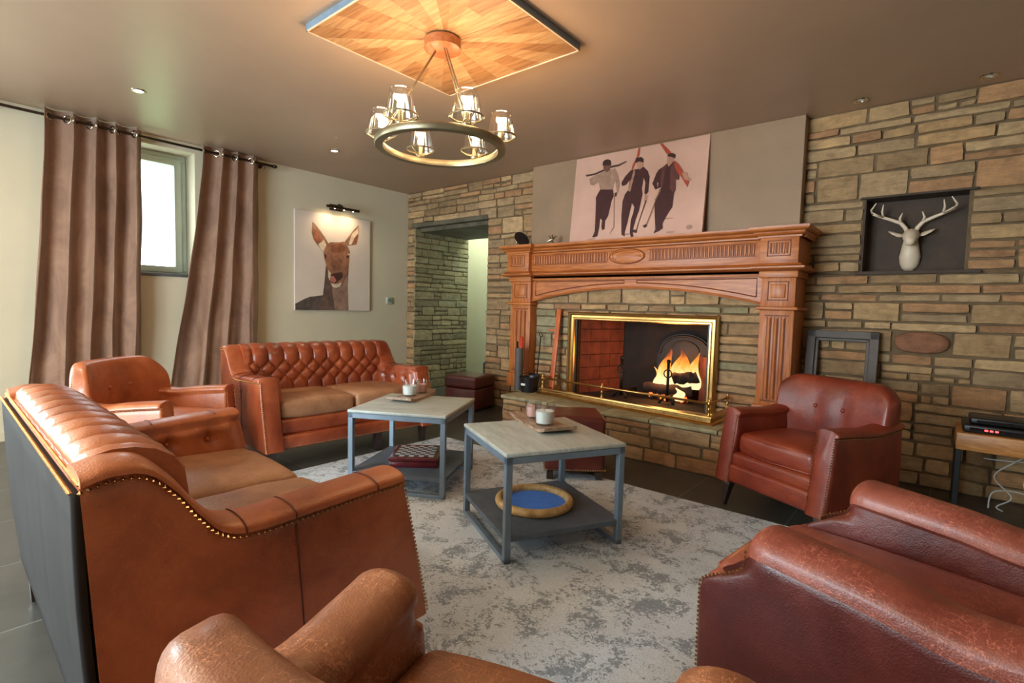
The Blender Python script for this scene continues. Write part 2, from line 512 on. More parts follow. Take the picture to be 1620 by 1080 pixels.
# left wall with the window recess and a second opening nearer the camera side
b = MB()
wy0, wy1, wz0, wz1 = 0.84, 1.91, 1.36, 2.546
gy0, gy1, gz0, gz1 = -1.8, -0.2, 0.4, 2.3
P = M['plaster_wall']
def wallx(x0, x1, y0, y1, z0, z1): b.box(x0, x1, y0, y1, z0, z1, P)
T0 = WX - 0.3
wallx(T0, WX, wy1, 7.2, 0, CZ); wallx(T0, WX, gy1, wy0, 0, CZ)
wallx(T0, WX, wy0, wy1, 0, wz0); wallx(T0, WX, wy0, wy1, wz1, CZ)
wallx(T0, WX, EY - 0.2, gy0, 0, CZ); wallx(T0, WX, gy0, gy1, 0, gz0); wallx(T0, WX, gy0, gy1, gz1, CZ)
struct(b.build('wall_left'))
b = MB(); b.box(EX, EX + 0.2, EY - 0.2, 7.2, 0, CZ, P); struct(b.build('wall_right'))
b = MB()
fx0, fx1, fz1 = -3.8, -1.4, 2.3
b.box(WX, fx0, EY - 0.2, EY, 0, CZ, P); b.box(fx1, EX, EY - 0.2, EY, 0, CZ, P)
b.box(fx0, fx1, EY - 0.2, EY, fz1, CZ, P)
struct(b.build('wall_front'))
b = MB(); b.box(WX, WX + 0.012, 0.0, 4.42, 0, 0.07, P); struct(b.build('baseboard_left'))

def window(n, x, y0, y1, z0, z1, fr=0.06, sash=0.055, mull=True):
    w = thing('window_%d' % n, 'grey green framed window of the left wall', 'window', (x, (y0 + y1) / 2, z0))
    del w['label']; del w['category']; w['kind'] = 'structure'
    hy = (y1 - y0) / 2; h = z1 - z0
    f = MB(); W = M['window_frame']
    def rect(xa, xb, a, t):
        f.bbox(xa, xb, -a, a, 0 + (hy - a), t + (hy - a), W, 0.006)
    # outer frame
    f.bbox(-0.03, 0.03, -hy, hy, 0, fr, W, .006); f.bbox(-0.03, 0.03, -hy, hy, h - fr, h, W, .006)
    f.bbox(-0.03, 0.03, -hy, -hy + fr, fr, h - fr, W, .006); f.bbox(-0.03, 0.03, hy - fr, hy, fr, h - fr, W, .006)
    f.build('window_frame', w, True, angle=40)
    f = MB(); k = fr - 0.01; a = hy - k
    f.bbox(0.0, 0.051, -a, a, k, k + sash, W, .001); f.bbox(0.0, 0.051, -a, a, h - k - sash, h - k, W, .001)
    f.bbox(0.0, 0.05, -a, -a + sash, k + sash - .002, h - k - sash + .002, W, .001); f.bbox(0.0, 0.05, a - sash, a, k + sash - .002, h - k - sash + .002, W, .001)
    f.build('sash', w, True, angle=40)
    g = MB(); g.box(0.012, 0.018, -a + sash, a - sash, k + sash, h - k - sash, M['glass']); g.build('pane', w)
    return w
window(1, -5.87, wy0, wy1 - .006, wz0, 2.545)
window(2, -5.82, gy0, gy1, gz0, gz1)
b = MB(); b.bbox(-5.84, WX + 0.02, wy0 + 0.002, wy1 - 0.002, wz0 + 0.001, wz0 + 0.028, M['slate'], 0.004); struct(b.build('trim_1'))

# glazed door behind the camera
d = thing('door_1', 'x', 'x', (-2.6, EY - 0.1, 0)); del d['label']; del d['category']; d['kind'] = 'structure'
f = MB(); W = M['window_frame']
for xa, xb in ((-1.2, -1.12), (-0.04, 0.04), (1.12, 1.2)): f.bbox(xa, xb, -0.03, 0.03, 0, 2.3, W, .005)
f.bbox(-1.2, 1.2, -0.03, 0.03, 0.0, 0.1, W, .005); f.bbox(-1.2, 1.2, -0.03, 0.03, 2.2, 2.3, W, .005)
f.build('door_frame', d)
g = MB(); g.box(-1.12, 1.12, -0.004, 0.004, 0.1, 2.2, M['glass']); g.build('pane', d)

# outdoors: a pale hillside seen through the window
b = MB()
def hill(u, v):
    y = -14 + 34 * u; x = -7.5 - 26 * v
    z = -0.5 + 2.2 * v + 0.45 * math.sin(y * 0.5) * v + 0.6 * noise.noise(Vector((x * .3, y * .3, 0))) * v
    return Vector((x, y, z))
b.grid(hill, 60, 40, plain('hillside_grass', rgb(150, 172, 120), 0.9, 0, 0.25, 3.0, 0.5, 8))
o = b.build('hillside', smooth=True); struct(o)

# ------------------------------------------------------------ stone wall
PAL = [rgb(178, 142, 100), rgb(166, 134, 96), rgb(186, 152, 110), rgb(160, 130, 94), rgb(174, 144, 108), rgb(178, 134, 94), rgb(168, 140, 106), rgb(188, 156, 116), rgb(154, 124, 90), rgb(172, 128, 90)]
rs = random.Random(11)
def stone(mb, to3, a0, a1, c0, c1, prot, col):
    """one roughly squared stone face; (a, c) wall coords, third = protrusion"""
    g = 0.002 + rs.random() * 0.003
    w, h = a1 - a0, c1 - c0
    if w < 0.03 or h < 0.02: return
    nx = max(3, int(w / 0.05)); nz = max(2, int(h / 0.045))
    seed = Vector((rs.random() * 50, rs.random() * 50, rs.random() * 50))
    tl = [(rs.random() - .5) * 0.010 for _ in range(4)]
    tz = (rs.random() - 0.5) * 0.006
    rc = min(0.022, 0.35 * h)
    vs = []; fs = []
    nxx, nzz = nx + 2, nz + 2
    for i in range(nxx + 1):
        for j in range(nzz + 1):
            u = 0 if i == 0 else (1 if i == nxx else (i - 1) / nx * (1 - 0.0))
            v = 0 if j == 0 else (1 if j == nzz else (j - 1) / nz)
            edge = i == 0 or j == 0 or i == nxx or j == nzz
            # inset of the front ring
            ins = 0.0 if edge else 0.005
            x = a0 + g + ins + (w - 2 * g - 2 * ins) * u
            z = c0 + g + ins + (h - 2 * g - 2 * ins) * v
            # rounded corners
            dx = min(x - (a0 + g), (a1 - g) - x); dz = min(z - (c0 + g), (c1 - g) - z)
            if dx < rc and dz < rc:
                k = math.hypot(rc - dx, rc - dz)
                if k > rc:
                    q = (k - rc) / k
                    x += (rc - dx) * q * (1 if u < .5 else -1); z += (rc - dz) * q * (1 if v < .5 else -1)
            z += (tl[0] * (1 - u) + tl[1] * u) * 0.8; x += (tl[2] * (1 - v) + tl[3] * v) * 0.8
            wob = noise.noise(seed + Vector((u * w * 14, v * h * 14, 0)))
            x += wob * 0.006; z += noise.noise(seed + Vector((9 + u * w * 10, v * h * 10, 4))) * 0.005
            y = -0.012 if edge else prot + wob * 0.008 + 0.006 * noise.noise(seed + Vector((u * w * 40, v * h * 60, 2))) + tz * (u - .5) * 2
            if not edge:
                e = min(min(i - 1, nxx - 1 - i), min(j - 1, nzz - 1 - j))
                if e == 0: y -= 0.006
                y = max(y, 0.005)
            vs.append(to3(x, y, z))
    for i in range(nxx):
        for j in range(nzz):
            a = i * (nzz + 1) + j; fs.append((a, a + 1, a + nzz + 2, a + nzz + 1))
    t = 0.78 + rs.random() * 0.28
    mb.add(vs, fs, M['stone'], (col[0] * t, col[1] * t, col[2] * t, 1))

def masonry(mb, to3, A0, A1, C0, C1, holes=(), lo=0.055, hi=0.16, wmin=0.13, wmax=0.46, prot=0.02, pal=PAL, specials=()):
    marks = sorted(set([C0, C1] + [max(C0, min(C1, z)) for h in holes for z in (h[2], h[3])] + [z for s_ in specials for z in (s_[2], s_[3])]))
    for k in range(len(marks) - 1):
        z = marks[k]; zt = marks[k + 1]
        if zt - z < 0.012: continue
        hs = []
        while z < zt - 1e-4:
            h = lo + rs.random() ** 1.3 * (hi - lo)
            if zt - (z + h) < lo * 0.8: h = zt - z if zt - z < hi * 1.2 else (zt - z) / 2
            hs.append((z, z + h)); z += h
        for z0, z1 in hs:
            spans = [(A0, A1)]
            for hh in list(holes) + list(specials):
                if hh[2] < z1 - 1e-3 and hh[3] > z0 + 1e-3:
                    ns = []
                    for p, q in spans:
                        if hh[1] <= p or hh[0] >= q: ns.append((p, q)); continue
                        if hh[0] > p: ns.append((p, hh[0]))
                        if hh[1] < q: ns.append((hh[1], q))
                    spans = ns
            for p, q in spans:
                x = p
                while x < q - 1e-4:
                    w = wmin + rs.random() ** 1.2 * (wmax - wmin)
                    if z1 - z0 < 0.065: w *= 1.15
                    if q - (x + w) < wmin * 0.7: w = q - x if q - x < wmax * 1.25 else (q - x) / 2
                    col = rs.choice(pal)
                    pr = prot + (rs.random() - .5) * 0.018
                    if z1 - z0 > 0.105 and rs.random() < 0.5:
                        zm = z0 + (z1 - z0) * (0.4 + 0.2 * rs.random())
                        if rs.random() < .5:
                            stone(mb, to3, x, x + w, z0, zm, pr, col); stone(mb, to3, x, x + w, zm, z1, pr + .004, rs.choice(pal))
                        else:
                            xm = x + w * (0.35 + .3 * rs.random())
                            stone(mb, to3, x, xm, z0, zm, pr, col); stone(mb, to3, xm, x + w, z0, zm, pr, rs.choice(pal)); stone(mb, to3, x, x + w, zm, z1, pr, rs.choice(pal))
                    else:
                        stone(mb, to3, x, x + w, z0, z1, pr, col)
                    x += w

DOOR = (-5.45, -4.15, 0, 2.17); NICHE = (-0.49, 0.09, 1.47, 1.985); FIRE = (-2.80, -1.34, 0.30, 1.12)
OVAL = (-0.27, 0.05, 0.90, 1.06)
b = MB()
to3 = lambda x, y, z: (x, WY - y, z)
masonry(b, to3, WX, EX, 0, CZ, [DOOR, NICHE, FIRE, (-3.3, -0.93, 1.45, 2.63)], specials=[OVAL])
# backing slab with the same holes
ms = M['mortar']
for x0, x1, z0, z1 in ((WX, DOOR[0], 0, CZ), (DOOR[0], DOOR[1], DOOR[3] + .1, CZ), (DOOR[1], FIRE[0], 0, CZ), (FIRE[0], FIRE[1], 0, FIRE[2]), (FIRE[0], FIRE[1], FIRE[3], CZ), (FIRE[1], NICHE[0], 0, CZ), (NICHE[0], NICHE[1], 0, NICHE[2]), (NICHE[0], NICHE[1], NICHE[3], CZ), (NICHE[1], EX, 0, CZ)):
    b.box(x0, x1, WY, WY + (0.98 if x1 <= DOOR[0] + .01 else 0.5), z0, z1, ms)
# the big smooth oval river stone let into the wall
oc = rgb(142, 96, 70)
cx, cz = (OVAL[0] + OVAL[1]) / 2, (OVAL[2] + OVAL[3]) / 2
b.box(OVAL[0], OVAL[1], WY - 0.004, WY + .01, OVAL[2], OVAL[3], ms)
vs = []; fs = []; n_ = 36; rr = [(1.0, -0.012), (0.97, 0.02), (0.88, 0.034), (0.6, 0.042), (0.3, 0.045)]
for r_, p_ in rr:
    for k in range(n_):
        a = 2 * PI * k / n_
        ex = abs(math.cos(a)) ** 0.8 * (1 if math.cos(a) > 0 else -1); ez = abs(math.sin(a)) ** 0.8 * (1 if math.sin(a) > 0 else -1)
        vs.append((cx + 0.152 * r_ * ex, WY - p_, cz + 0.074 * r_ * ez))
for i in range(len(rr) - 1):
    for k in range(n_): fs.append((i * n_ + k, i * n_ + (k + 1) % n_, (i + 1) * n_ + (k + 1) % n_, (i + 1) * n_ + k))
fs.append(tuple(range((len(rr) - 1) * n_, len(rr) * n_)))
b.add(vs, fs, M['stone'], oc)
# stone reveal left of the doorway, running back to the corridor
to3r = lambda y, p_, z: (DOOR[0] + p_, y, z)
GREY = [rgb(160, 148, 114), rgb(148, 138, 106), rgb(170, 156, 122), rgb(142, 132, 104), rgb(156, 148, 118)]
masonry(b, to3r, WY - 0.03, 5.48, 0, 2.17, pal=GREY, prot=0.012)
struct(b.build('wall_back', colname='tone', smooth=True, angle=50))
# lintel of the doorway
b = MB(); b.bbox(DOOR[0] - 0.06, DOOR[1] + 0.012, WY - 0.035, WY + 0.5, 2.17, 2.225, M['lintel'], 0.008)
b.bbox(DOOR[0] + .002, DOOR[1], WY + .05, 5.45, 2.10, 2.169, M['lintel'], 0.008, fn=lambda p: Vector((p.x, p.y, p.z + 0.02)) )
struct(b.build('trim_2'))
# corridor
b = MB(); G = plain('corridor_plaster', rgb(186, 200, 172), .75)
b.box(-7.5, -3.8, 6.15, 6.3, 0, CZ, G); b.box(-4.1, -3.9, 5.0, 6.2, 0, CZ, G); b.box(-7.5, -7.4, 5.5, 6.3, 0, CZ, G)
b.box(-7.5, -5.92, 5.42, 5.5, 0, CZ, G)
struct(b.build('wall_corridor'))
b = MB(); b.box(-4.2, -3.0, 5.0, 5.02, 0, CZ, G)
light('corridor_light', 'AREA', (-5.0, 5.85, 2.6), 16, (0.84, 1.0, 0.84), 0.6, (0, 0, 0))
lc = thing('light_switch', 'white rocker light switch seen through the doorway', 'light switch', (-5.90, 6.15, 1.285))
b = MB(); b.bbox(-0.045, 0.045, -0.012, 0, -0.075, 0.075, M['white_plastic'], .004); b.build('switch_plate', lc)
b = MB(); b.bbox(-0.02, 0.02, -0.02, -0.01, -0.035, 0.035, M['white_resin'], .003); b.build('rocker', lc)

# niche lining
b = MB(); dk = plain('niche_slate', rgb(66, 50, 38), 0.75, 0, 0.15, 6)
x0, x1, z0, z1 = NICHE
b.box(x0, x1, WY + 0.16, WY + 0.2, z0, z1, dk)
b.box(x0 - .001, x0 + .012, WY, WY + 0.17, z0, z1, dk); b.box(x1 - .012, x1 + .001, WY, WY + 0.17, z0, z1, M['mortar'])
b.box(x0 - .02, x1 + .03, WY - 0.03, WY + 0.17, z1 - 0.002, z1 + 0.012, dk); b.box(x0 - 0.03, x1 + 0.07, WY - 0.035, WY + 0.17, z0 - 0.02, z0 + 0.001, dk)
struct(b.build('trim_3'))

# plaster chimney breast over the mantel
b = MB(); b.bbox(-3.42, -0.875, 4.38, 4.52, 1.5, CZ, M['hood'], 0.004)
struct(b.build('wall_chimney'))

# ------------------------------------------------------------ hearth and firebox
h = thing('hearth', 'raised stone hearth under the fireplace', 'hearth', (-2.1, 3.65, 0))
b = MB()
HX0, HX1, HY, HZ = -3.13, -0.80, 3.65, 0.335
masonry(b, lambda x, p_, z: (x + 2.1, HY - 3.65 - p_, z), HX0, HX1, 0, HZ - 0.03, lo=0.06, hi=0.13, prot=0.012)
masonry(b, lambda y, p_, z: (HX0 + 2.1 - p_, y - 3.65, z), HY, WY - .03, 0, HZ - 0.03, lo=0.06, hi=0.13, prot=0.01)
masonry(b, lambda y, p_, z: (HX1 + 2.1 + p_, y - 3.65, z), HY, WY - .03, 0, HZ - 0.03, lo=0.06, hi=0.13, prot=0.01)
b.box(HX0 + 2.1, HX1 + 2.1, 0, WY - 3.685, 0, HZ - 0.03, ms)
b.build('base', h, True, 'tone', angle=50)
b = MB()
x = HX0 - 0.02
while x < HX1 - .05:
    w_ = 0.3 + rs.random() * 0.3
    if HX1 + 0.02 - (x + w_) < 0.2: w_ = HX1 + 0.02 - x
    y = HY - 0.025
    while y < WY - 0.03:
        d_ = 0.25 + rs.random() * 0.25
        if WY - (y + d_) < 0.15: d_ = WY - 0.03 - y
        col = rs.choice(GREY); t = .9 + .3 * rs.random()
        sx, sy = x + 2.1, y - 3.65
        b2 = len(b.f)
        b.bbox(sx + .003, sx + w_ - .003, sy + .003, sy + d_ - .003, HZ - 0.03, HZ, M['stone'], 0.008)
        for k in range(b2, len(b.f)): b.col[k] = (col[0] * t, col[1] * t, col[2] * t, 1)
        y += d_
    x += w_
b.build('top_slab', h, True, 'tone', angle=40)

# projecting stonework framed by the mantel
YI = 4.24
FI = (-2.70, -1.44, 0.335, 1.075)
b = MB()
masonry(b, lambda x, p_, z: (x, YI - p_, z), -3.212, -1.058, HZ, 1.46, [FI], prot=0.02, pal=PAL + GREY)
for xa, xb, za, zb in ((-3.212, FI[0], HZ, 1.46), (FI[1], -1.058, HZ, 1.46), (FI[0], FI[1], FI[3], 1.46)):
    b.box(xa, xb, YI, WY - .02, za, zb, ms)
struct(b.build('wall_fireplace', colname='tone', smooth=True, angle=50))
# firebox
b = MB(); so = M['soot']; fr_ = M['firered']
x0, x1, z0, z1 = FI
by = 4.82
b.box(x0 - .05, x1 + .05, by, by + .05, 0.3, 1.15, so)
b.box(x0 - .05, x1 + .05, YI - .05, by + .05, z0 - 0.03, z0 + 0.001, so)
b.box(x0 - .05, x1 + .05, WY - .02, by + .05, z1 - 0.001, z1 + 0.04, so)
b.prism([(x1 + .02, YI + .02), (x1 - .06, by), (x1 + .06, by), (x1 + .06, YI + .02)], z0, z1 + .03, so)
b.prism([(x0 - .02, YI + .02), (x0 - .06, YI + .02), (x0 - .06, by), (x0 + 0.16, by)], z0, z1 + .03, so)
struct(b.build('wall_firebox'))
# red brick cheek on the left of the firebox
b = MB()
A = Vector((x0 - .015, YI + .03, 0)); B_ = Vector((x0 + .16, by, 0)); dirv = (B_ - A).normalized(); nv = Vector((dirv.y, -dirv.x, 0))
L_ = (B_ - A).length
for r_ in range(6):
    zz = z0 + r_ * 0.125
    off = 0 if r_ % 2 else -0.13
    x = off
    while x < L_:
        a0, a1 = max(0, x) + .003, min(L_, x + 0.26) - .003
        if a1 > a0 + .01 and zz < z1 - .03:
            mat = Matrix.Translation(A) @ Matrix(((dirv.x, nv.x, 0), (dirv.y, nv.y, 0), (0, 0, 1))).to_4x4()
            b.box(a0, a1, 0, 0.03, zz + .003, min(z1 - .002, zz + .122), M['firered'], mat=mat)
        x += 0.26
struct(b.build('wall_firebrick'))

# ------------------------------------------------------------ upholstery
def rail_loft(mb, ys, sec, mt, capf=True, capr=True, mt2=None, k2=None):
    """loft closed sections sec(y) -> list of (x, y, z)"""
    secs = [sec(y) for y in ys]
    n = len(secs[0]); vs = [p for s_ in secs for p in s_]; fs = []
    for i in range(len(secs) - 1):
        for k in range(n):
            fs.append((i * n + k, i * n + (k + 1) % n, (i + 1) * n + (k + 1) % n, (i + 1) * n + k))
    if capf: fs.append(tuple(range((len(secs) - 1) * n, len(secs) * n)))
    if capr: fs.append(tuple(range(n - 1, -1, -1)))
    f0 = len(mb.f)
    mb.add(vs, fs, mt)
    if mt2:
        s2 = mb.slot(mt2)
        for i in range(len(secs) - 1):
            for k in range(n):
                if k2[0] <= k < k2[1]: mb.mi[f0 + i * n + k] = s2

def nails(mb, pts, step=0.013, r=0.0052, out=(0, 0, 0)):
    """a row of half-round nail heads along a polyline"""
    acc = 0.0
    P0 = [Vector(p) for p in pts]
    for a, c in zip(P0[:-1], P0[1:]):
        L = (c - a).length
        while acc < L:
            p = a.lerp(c, acc / L) + Vector(out)
            vs = [p + Vector(q) * r for q in ((1, 0, 0), (0, 1, 0), (-1, 0, 0), (0, -1, 0), (0, 0, 1), (0, 0, -1))]
            mb.add(vs, [(0, 1, 4), (1, 2, 4), (2, 3, 4), (3, 0, 4), (1, 0, 5), (2, 1, 5), (3, 2, 5), (0, 3, 5)], M['nail'])
            acc += step
        acc -= L

def arm(parent, s, w, ta, T, y0, y1, b0, zin, mt, roll=0.022, over=0.012, lean=0.09, leanp=1.0, nail_r=0.005, tuft=None, front='flat', roundr=0.03, mt2=None, rear=0.0, topnails=True):
    """one arm. s = side; outer face at |x| = w, thickness ta, top height T(y) of the nail line"""
    ny = 110 if tuft else 46
    ys = [y0 + (y1 - y0) * i / ny for i in range(ny + 1)]
    def shear(y, z):
        k = max(0.0, (y - y0) / (y1 - y0))
        if leanp == 'step': e_ = lean * k ** 6 * sst(T(y1) - 0.035, T(y1) - 0.13, z)
        else: e_ = lean * k ** 2 * max(0, 1 - (z - b0) / (T(y1) - b0)) ** leanp
        return y + e_ + rear * (1 - k) ** 3 * max(0, 1 - (z - b0) / (T(y0) - b0))
    def sec(y):
        t = T(y)
        e = (y1 - y) / roundr
        q = 1.0 if (front == 'flat' or e >= 1) else math.sqrt(max(0.0, 1 - (1 - e) ** 2))
        q = 0.35 + 0.65 * q if front != 'flat' else 1.0
        e2 = (y1 - y) / 0.018
        q2 = 1.0 if e2 >= 1 else 0.86 + .14 * math.sqrt(max(0, 1 - (1 - e2) ** 2))
        pts = []
        nzo = 14
        for i in range(nzo + 1):           # outer face
            z = b0 + (t - b0) * i / nzo
            pts.append((w + 0.006 * math.sin(PI * i / nzo), z))
        pts.append((w - 0.004, t + 0.004))
        nr = 14
        for i in range(nr + 1):            # padded roll
            a = PI * i / nr
            cx_ = w - ta / 2; rx = ta / 2 + over
            pts.append((cx_ + rx * math.cos(a) * (1 if math.cos(a) < 0 else 1.0), t + 0.008 + roll * (math.sin(a) ** 0.75) * 1.0 + (0.0)))
        nzi = 24
        for i in range(nzi + 1):           # inner face
            z = t - 0.01 - (t - 0.01 - zin) * i / nzi
            x = w - ta - 0.002
            if tuft:
                x -= 0.040 * (tuft(y, z)) - 0.006
            else:
                x -= 0.008 * math.sin(PI * i / nzi)
            pts.append((x, z))
        pts.append((w - ta, b0))
        out = []
        for x, z in pts:
            cxm = w - ta / 2
            x = cxm + (x - cxm) * q2
            if front == 'round':
                zc = t - 0.03
                if z > zc - .03: x = cxm + (x - cxm) * q; z = zc + (z - zc) * q if z > zc else z
            out.append((s * x, shear(y, z), z))
        return out
    yy = ys[:-1] + [y1 - 0.02, y1 - 0.012, y1 - 0.006, y1 - 0.002, y1]
    yy = sorted(set(round(v, 5) for v in yy))
    mb = MB(); rail_loft(mb, yy, sec, mt, mt2=mt2, k2=(15, 31))
    o = mb.build('armrest', parent, True, angle=55)
    if tuft:
        sm_ = MB()
        ysm = y0 + 0.42
        sm_.tube([(s * (w + .006), shear(ysm, b0 + .01 + (T(ysm) - b0 - .02) * i / 12), b0 + .01 + (T(ysm) - b0 - .02) * i / 12) for i in range(13)], .0022, M['seam'], 5)
        for yq in (0.30, 0.42, 0.66):
            sm_.tube([(s * (w - ta / 2 + (ta / 2 + over + .001) * math.cos(PI * i / 12)), yq, T(yq) + .009 + (roll + .001) * math.sin(PI * i / 12) ** .75) for i in range(10)], .0018, M['seam'], 5)
        sm_.build('seam', o, True)
    if nail_r:
        nb = MB()
        line = [(s * (w + 0.006), shear(y, T(y)), T(y) - 0.002) for y in yy]
        if topnails: nails(nb, line, nail_r * 2.5, nail_r)
        fr_ = []
        for i in range(30):
            z = T(y1) - 0.0 - (T(y1) - b0) * i / 29
            fr_.append((s * (w - 0.004), shear(y1, z) + 0.003, z))
        nails(nb, fr_, nail_r * 2.5, nail_r)
        if front == 'flat' and not tuft:
            n2 = MB(); nails(n2, [(s * (w - ta + .006), p_[1], p_[2]) for p_ in fr_], nail_r * 2.5, nail_r); n2.build('nailhead_trim', o, False)
        nb.build('nailhead_trim', o, False)
    return o

def tuftfn(a, c, u0, v0, v1, rows_top=None):
    """diamond quilting: returns puff height 0..1; creases meet at the buttons"""
    def f(u, v):
        U = (u - u0) / a; V = (v - v0) / c
        if v > v0 + (v1 - v0):
            k = abs(math.sin(PI * (U + (v1 - v0) / c)))
            return k ** 0.45
        if v < v0:
            k = abs(math.sin(PI * U)); return k ** 0.45
        return (abs(math.sin(PI * (U + V)) * math.sin(PI * (U - V)))) ** 0.35
    return f

def make_sofa(name, label, loc, rz, mt, mt_seat, mt_back, legs, group=None):
    t = thing(name, label, 'sofa', loc, rz, group)
    w, d, bh, b0, ta, seat = 0.687, 0.76, 0.776, 0.15, 0.125, 0.477
    prof = [(0, .770), (.05, .782), (.11, .772), (.16, .722), (.20, .662), (.25, .606), (.32, .588), (.45, .592), (.6, .600), (.76, .606)]
    T = lambda y: interp(prof, y) - 0.0
    at = tuftfn(0.155, 0.13, 0.0, 0.53, 0.53)
    for s in (1, -1):
        arm(t, s, w, ta, T, 0.0, d, b0, 0.40, mt, roll=0.026, over=0.012, lean=0.10, rear=0.035, nail_r=0.0055, tuft=lambda y, z: (1 - math.exp(-((((y + .0775) % .155 - .0775) / .03) ** 2 + ((z - .53) / .03) ** 2)) * .8) * (0.55 + .45 * at(y, z)) * sst(0.4, 0.46, z) * sst(T(y) + .02, T(y) - .04, z) * sst(0.75, 0.69, y))
        for y_ in (.31, .465, .62):
            q_ = MB(); q_.sphere((0, 0, 0), 0.0085, mt, 8, 5); q_ = q_.build('tufting_button', t, True); q_.location = (s * (w - ta - .014), y_, .53)
    # back: swept across the width
    wi = w - ta + 0.03
    ca, cc = 0.118, 0.115
    v0_, v1_ = 0.52, 0.52 + 0.115 * 1.5
    bt = tuftfn(ca, cc, 0.0, v0_, v1_)
    mb = MB()
    nx = 200
    def bsec(x):
        pts = []
        for i in range(9): pts.append((0.035 * (1 - i / 8), b0 + (bh - 0.006 - b0) * i / 8))
        pts.append((0.012, bh + 0.002))
        # roll then front face, arc length param for tufting
        crv = [(0.012, bh + .004), (0.016, bh + .022), (0.034, bh + .036), (0.07, bh + .044), (0.11, bh + 0.042), (0.15, bh + .03), (0.185, bh + .006), (0.205, bh - .03)]
        nfr = 34
        for i in range(1, nfr + 1):
            z = bh - .03 - (bh - .03 - 0.40) * i / nfr
            crv.append((0.205 + 0.045 * i / nfr, z))
        for k, (y, z) in enumerate(crv):
            a_, c_ = crv[max(0, k - 1)], crv[min(len(crv) - 1, k + 1)]
            ty, tz = c_[0] - a_[0], c_[1] - a_[1]
            L = math.hypot(ty, tz) or 1
            ny_, nz_ = -tz / L, ty / L
            vv = z if y > 0.15 else bh + (0.15 - y)
            fade = sst(0.0, 0.06, y)
            pf = bt(x, vv)
            edge = sst(wi, wi - 0.04, abs(x))
            amp = 0.030 if z < bh - 0.02 else 0.014
            dlt = amp * (pf - 0.6) * fade * edge
            pts.append((y + ny_ * dlt, z + nz_ * dlt))
        pts.append((0.26, 0.36)); pts.append((0.26, b0))
        return [(x, p[0], p[1]) for p in pts]
    rail_loft(mb, [-wi + 2 * wi * i / nx for i in range(nx + 1)], bsec, mt)
    bk = mb.build('backrest', t, True, angle=60)
    # outside back panel
    mb = MB()
    mb.grid(lambda u, v: Vector((-w + 2 * w * u, 0.035 * (1 - v) - 0.004 - 0.006 * math.sin(PI * v) - 0.004 * abs(math.sin(u * PI * 4.5)) ** .4 * math.sin(PI * v), b0 + (bh - .012 - b0) * v)), 60, 10, mt_back)
    pnl = mb.build('outside_back_panel', t, True)
    sd = pnl.modifiers.new('padding', 'SOLIDIFY'); sd.thickness = 0.018; sd.offset = 0.0
    nb = MB(); nails(nb, [(-w, -0.014, bh - 0.008), (w, -0.014, bh - 0.008)], 0.011, 0.005); nails(nb, [(-w, 0.0, bh + 0.005), (w, 0.0, bh + 0.005)], 0.011, 0.005)
    nb.build('nailhead_trim', pnl)
    # buttons
    bb = MB(); bb.sphere((0, 0, 0), 0.0085, mt, 8, 5)
    proto = None
    r_ = 0
    while v0_ + r_ * cc / 2 <= v1_ + 1e-6:
        k = -6
        while k <= 6:
            x = (k + (0.5 if r_ % 2 else 0)) * ca
            z = v0_ + r_ * cc / 2
            if abs(x) < w - ta - .02:
                y = 0.205 + 0.045 * (bh - .03 - z) / (bh - .43) - 0.012
                if proto is None: bo = bb.build('tufting_button', bk, True); proto = bo
                else: bo = proto.copy(); COL.objects.link(bo)
                bo.location = (x, y, z)
            k += 1
        r_ += 1
    # seat
    xs = w - ta - 0.003
    for s in (-1, 1):
        c = MB()
        xa, xb = (0.004, xs) if s > 0 else (-xs, -0.004)
        def puff(p, xa=xa, xb=xb):
            u = (p.x - xa) / (xb - xa) * 2 - 1; v = (p.y - 0.24) / (d + 0.02 - 0.24) * 2 - 1
            k = max(0, (1 - u * u)) ** .5 * max(0, (1 - v * v)) ** .5
            z = p.z + (0.022 * k if p.z > 0.42 else 0) + 0.004 * noise.noise(Vector((p.x * 9, p.y * 9, 0)))
            y = p.y + 0.012 * (1 - u * u) * (1 if v > .9 else 0)
            return Vector((p.x, y, z))
        c.bbox(xa, xb, 0.24, d + 0.02, 0.345, seat - 0.012, mt_seat, 0.035, 4, puff, 10)
        c.build('seat_cushion', t, True)
    f = MB()
    f.bbox(-xs - .01, xs + .01, d - 0.06, d + 0.035, 0.235, 0.350, mt, 0.03, 4)
    f.bbox(-w + .02, w - .02, d - 0.10, d + 0.07, b0, 0.245, mt, 0.02, 3)
    f.bbox(-w + .03, w - .03, 0.04, d, b0, 0.3, mt, 0.01, 1)
    fr_ = f.build('front_rail', t, True, angle=50)
    nb = MB(); nails(nb, [(-w + .02, d + 0.072, b0 + 0.012), (w - .02, d + 0.072, b0 + 0.012)], 0.014, 0.005)
    nb.build('nailhead_trim', fr_)
    for lx, ly in legs:
        l_ = MB()
        pts = []
        a0, a1 = 0.026, 0.019
        zt = b0 + .01
        for r__, z in ((a0, zt), (a1, 0)):
            pts += [(lx - r__, ly - r__, z), (lx + r__, ly - r__, z), (lx + r__, ly + r__, z), (lx - r__, ly + r__, z)]
        l_.add(pts, [(0, 1, 2, 3), (7, 6, 5, 4)] + [(i, 4 + i, 4 + (i + 1) % 4, (i + 1) % 4) for i in range(4)], M['legwood'])
        l_.build('leg', t)
    return t

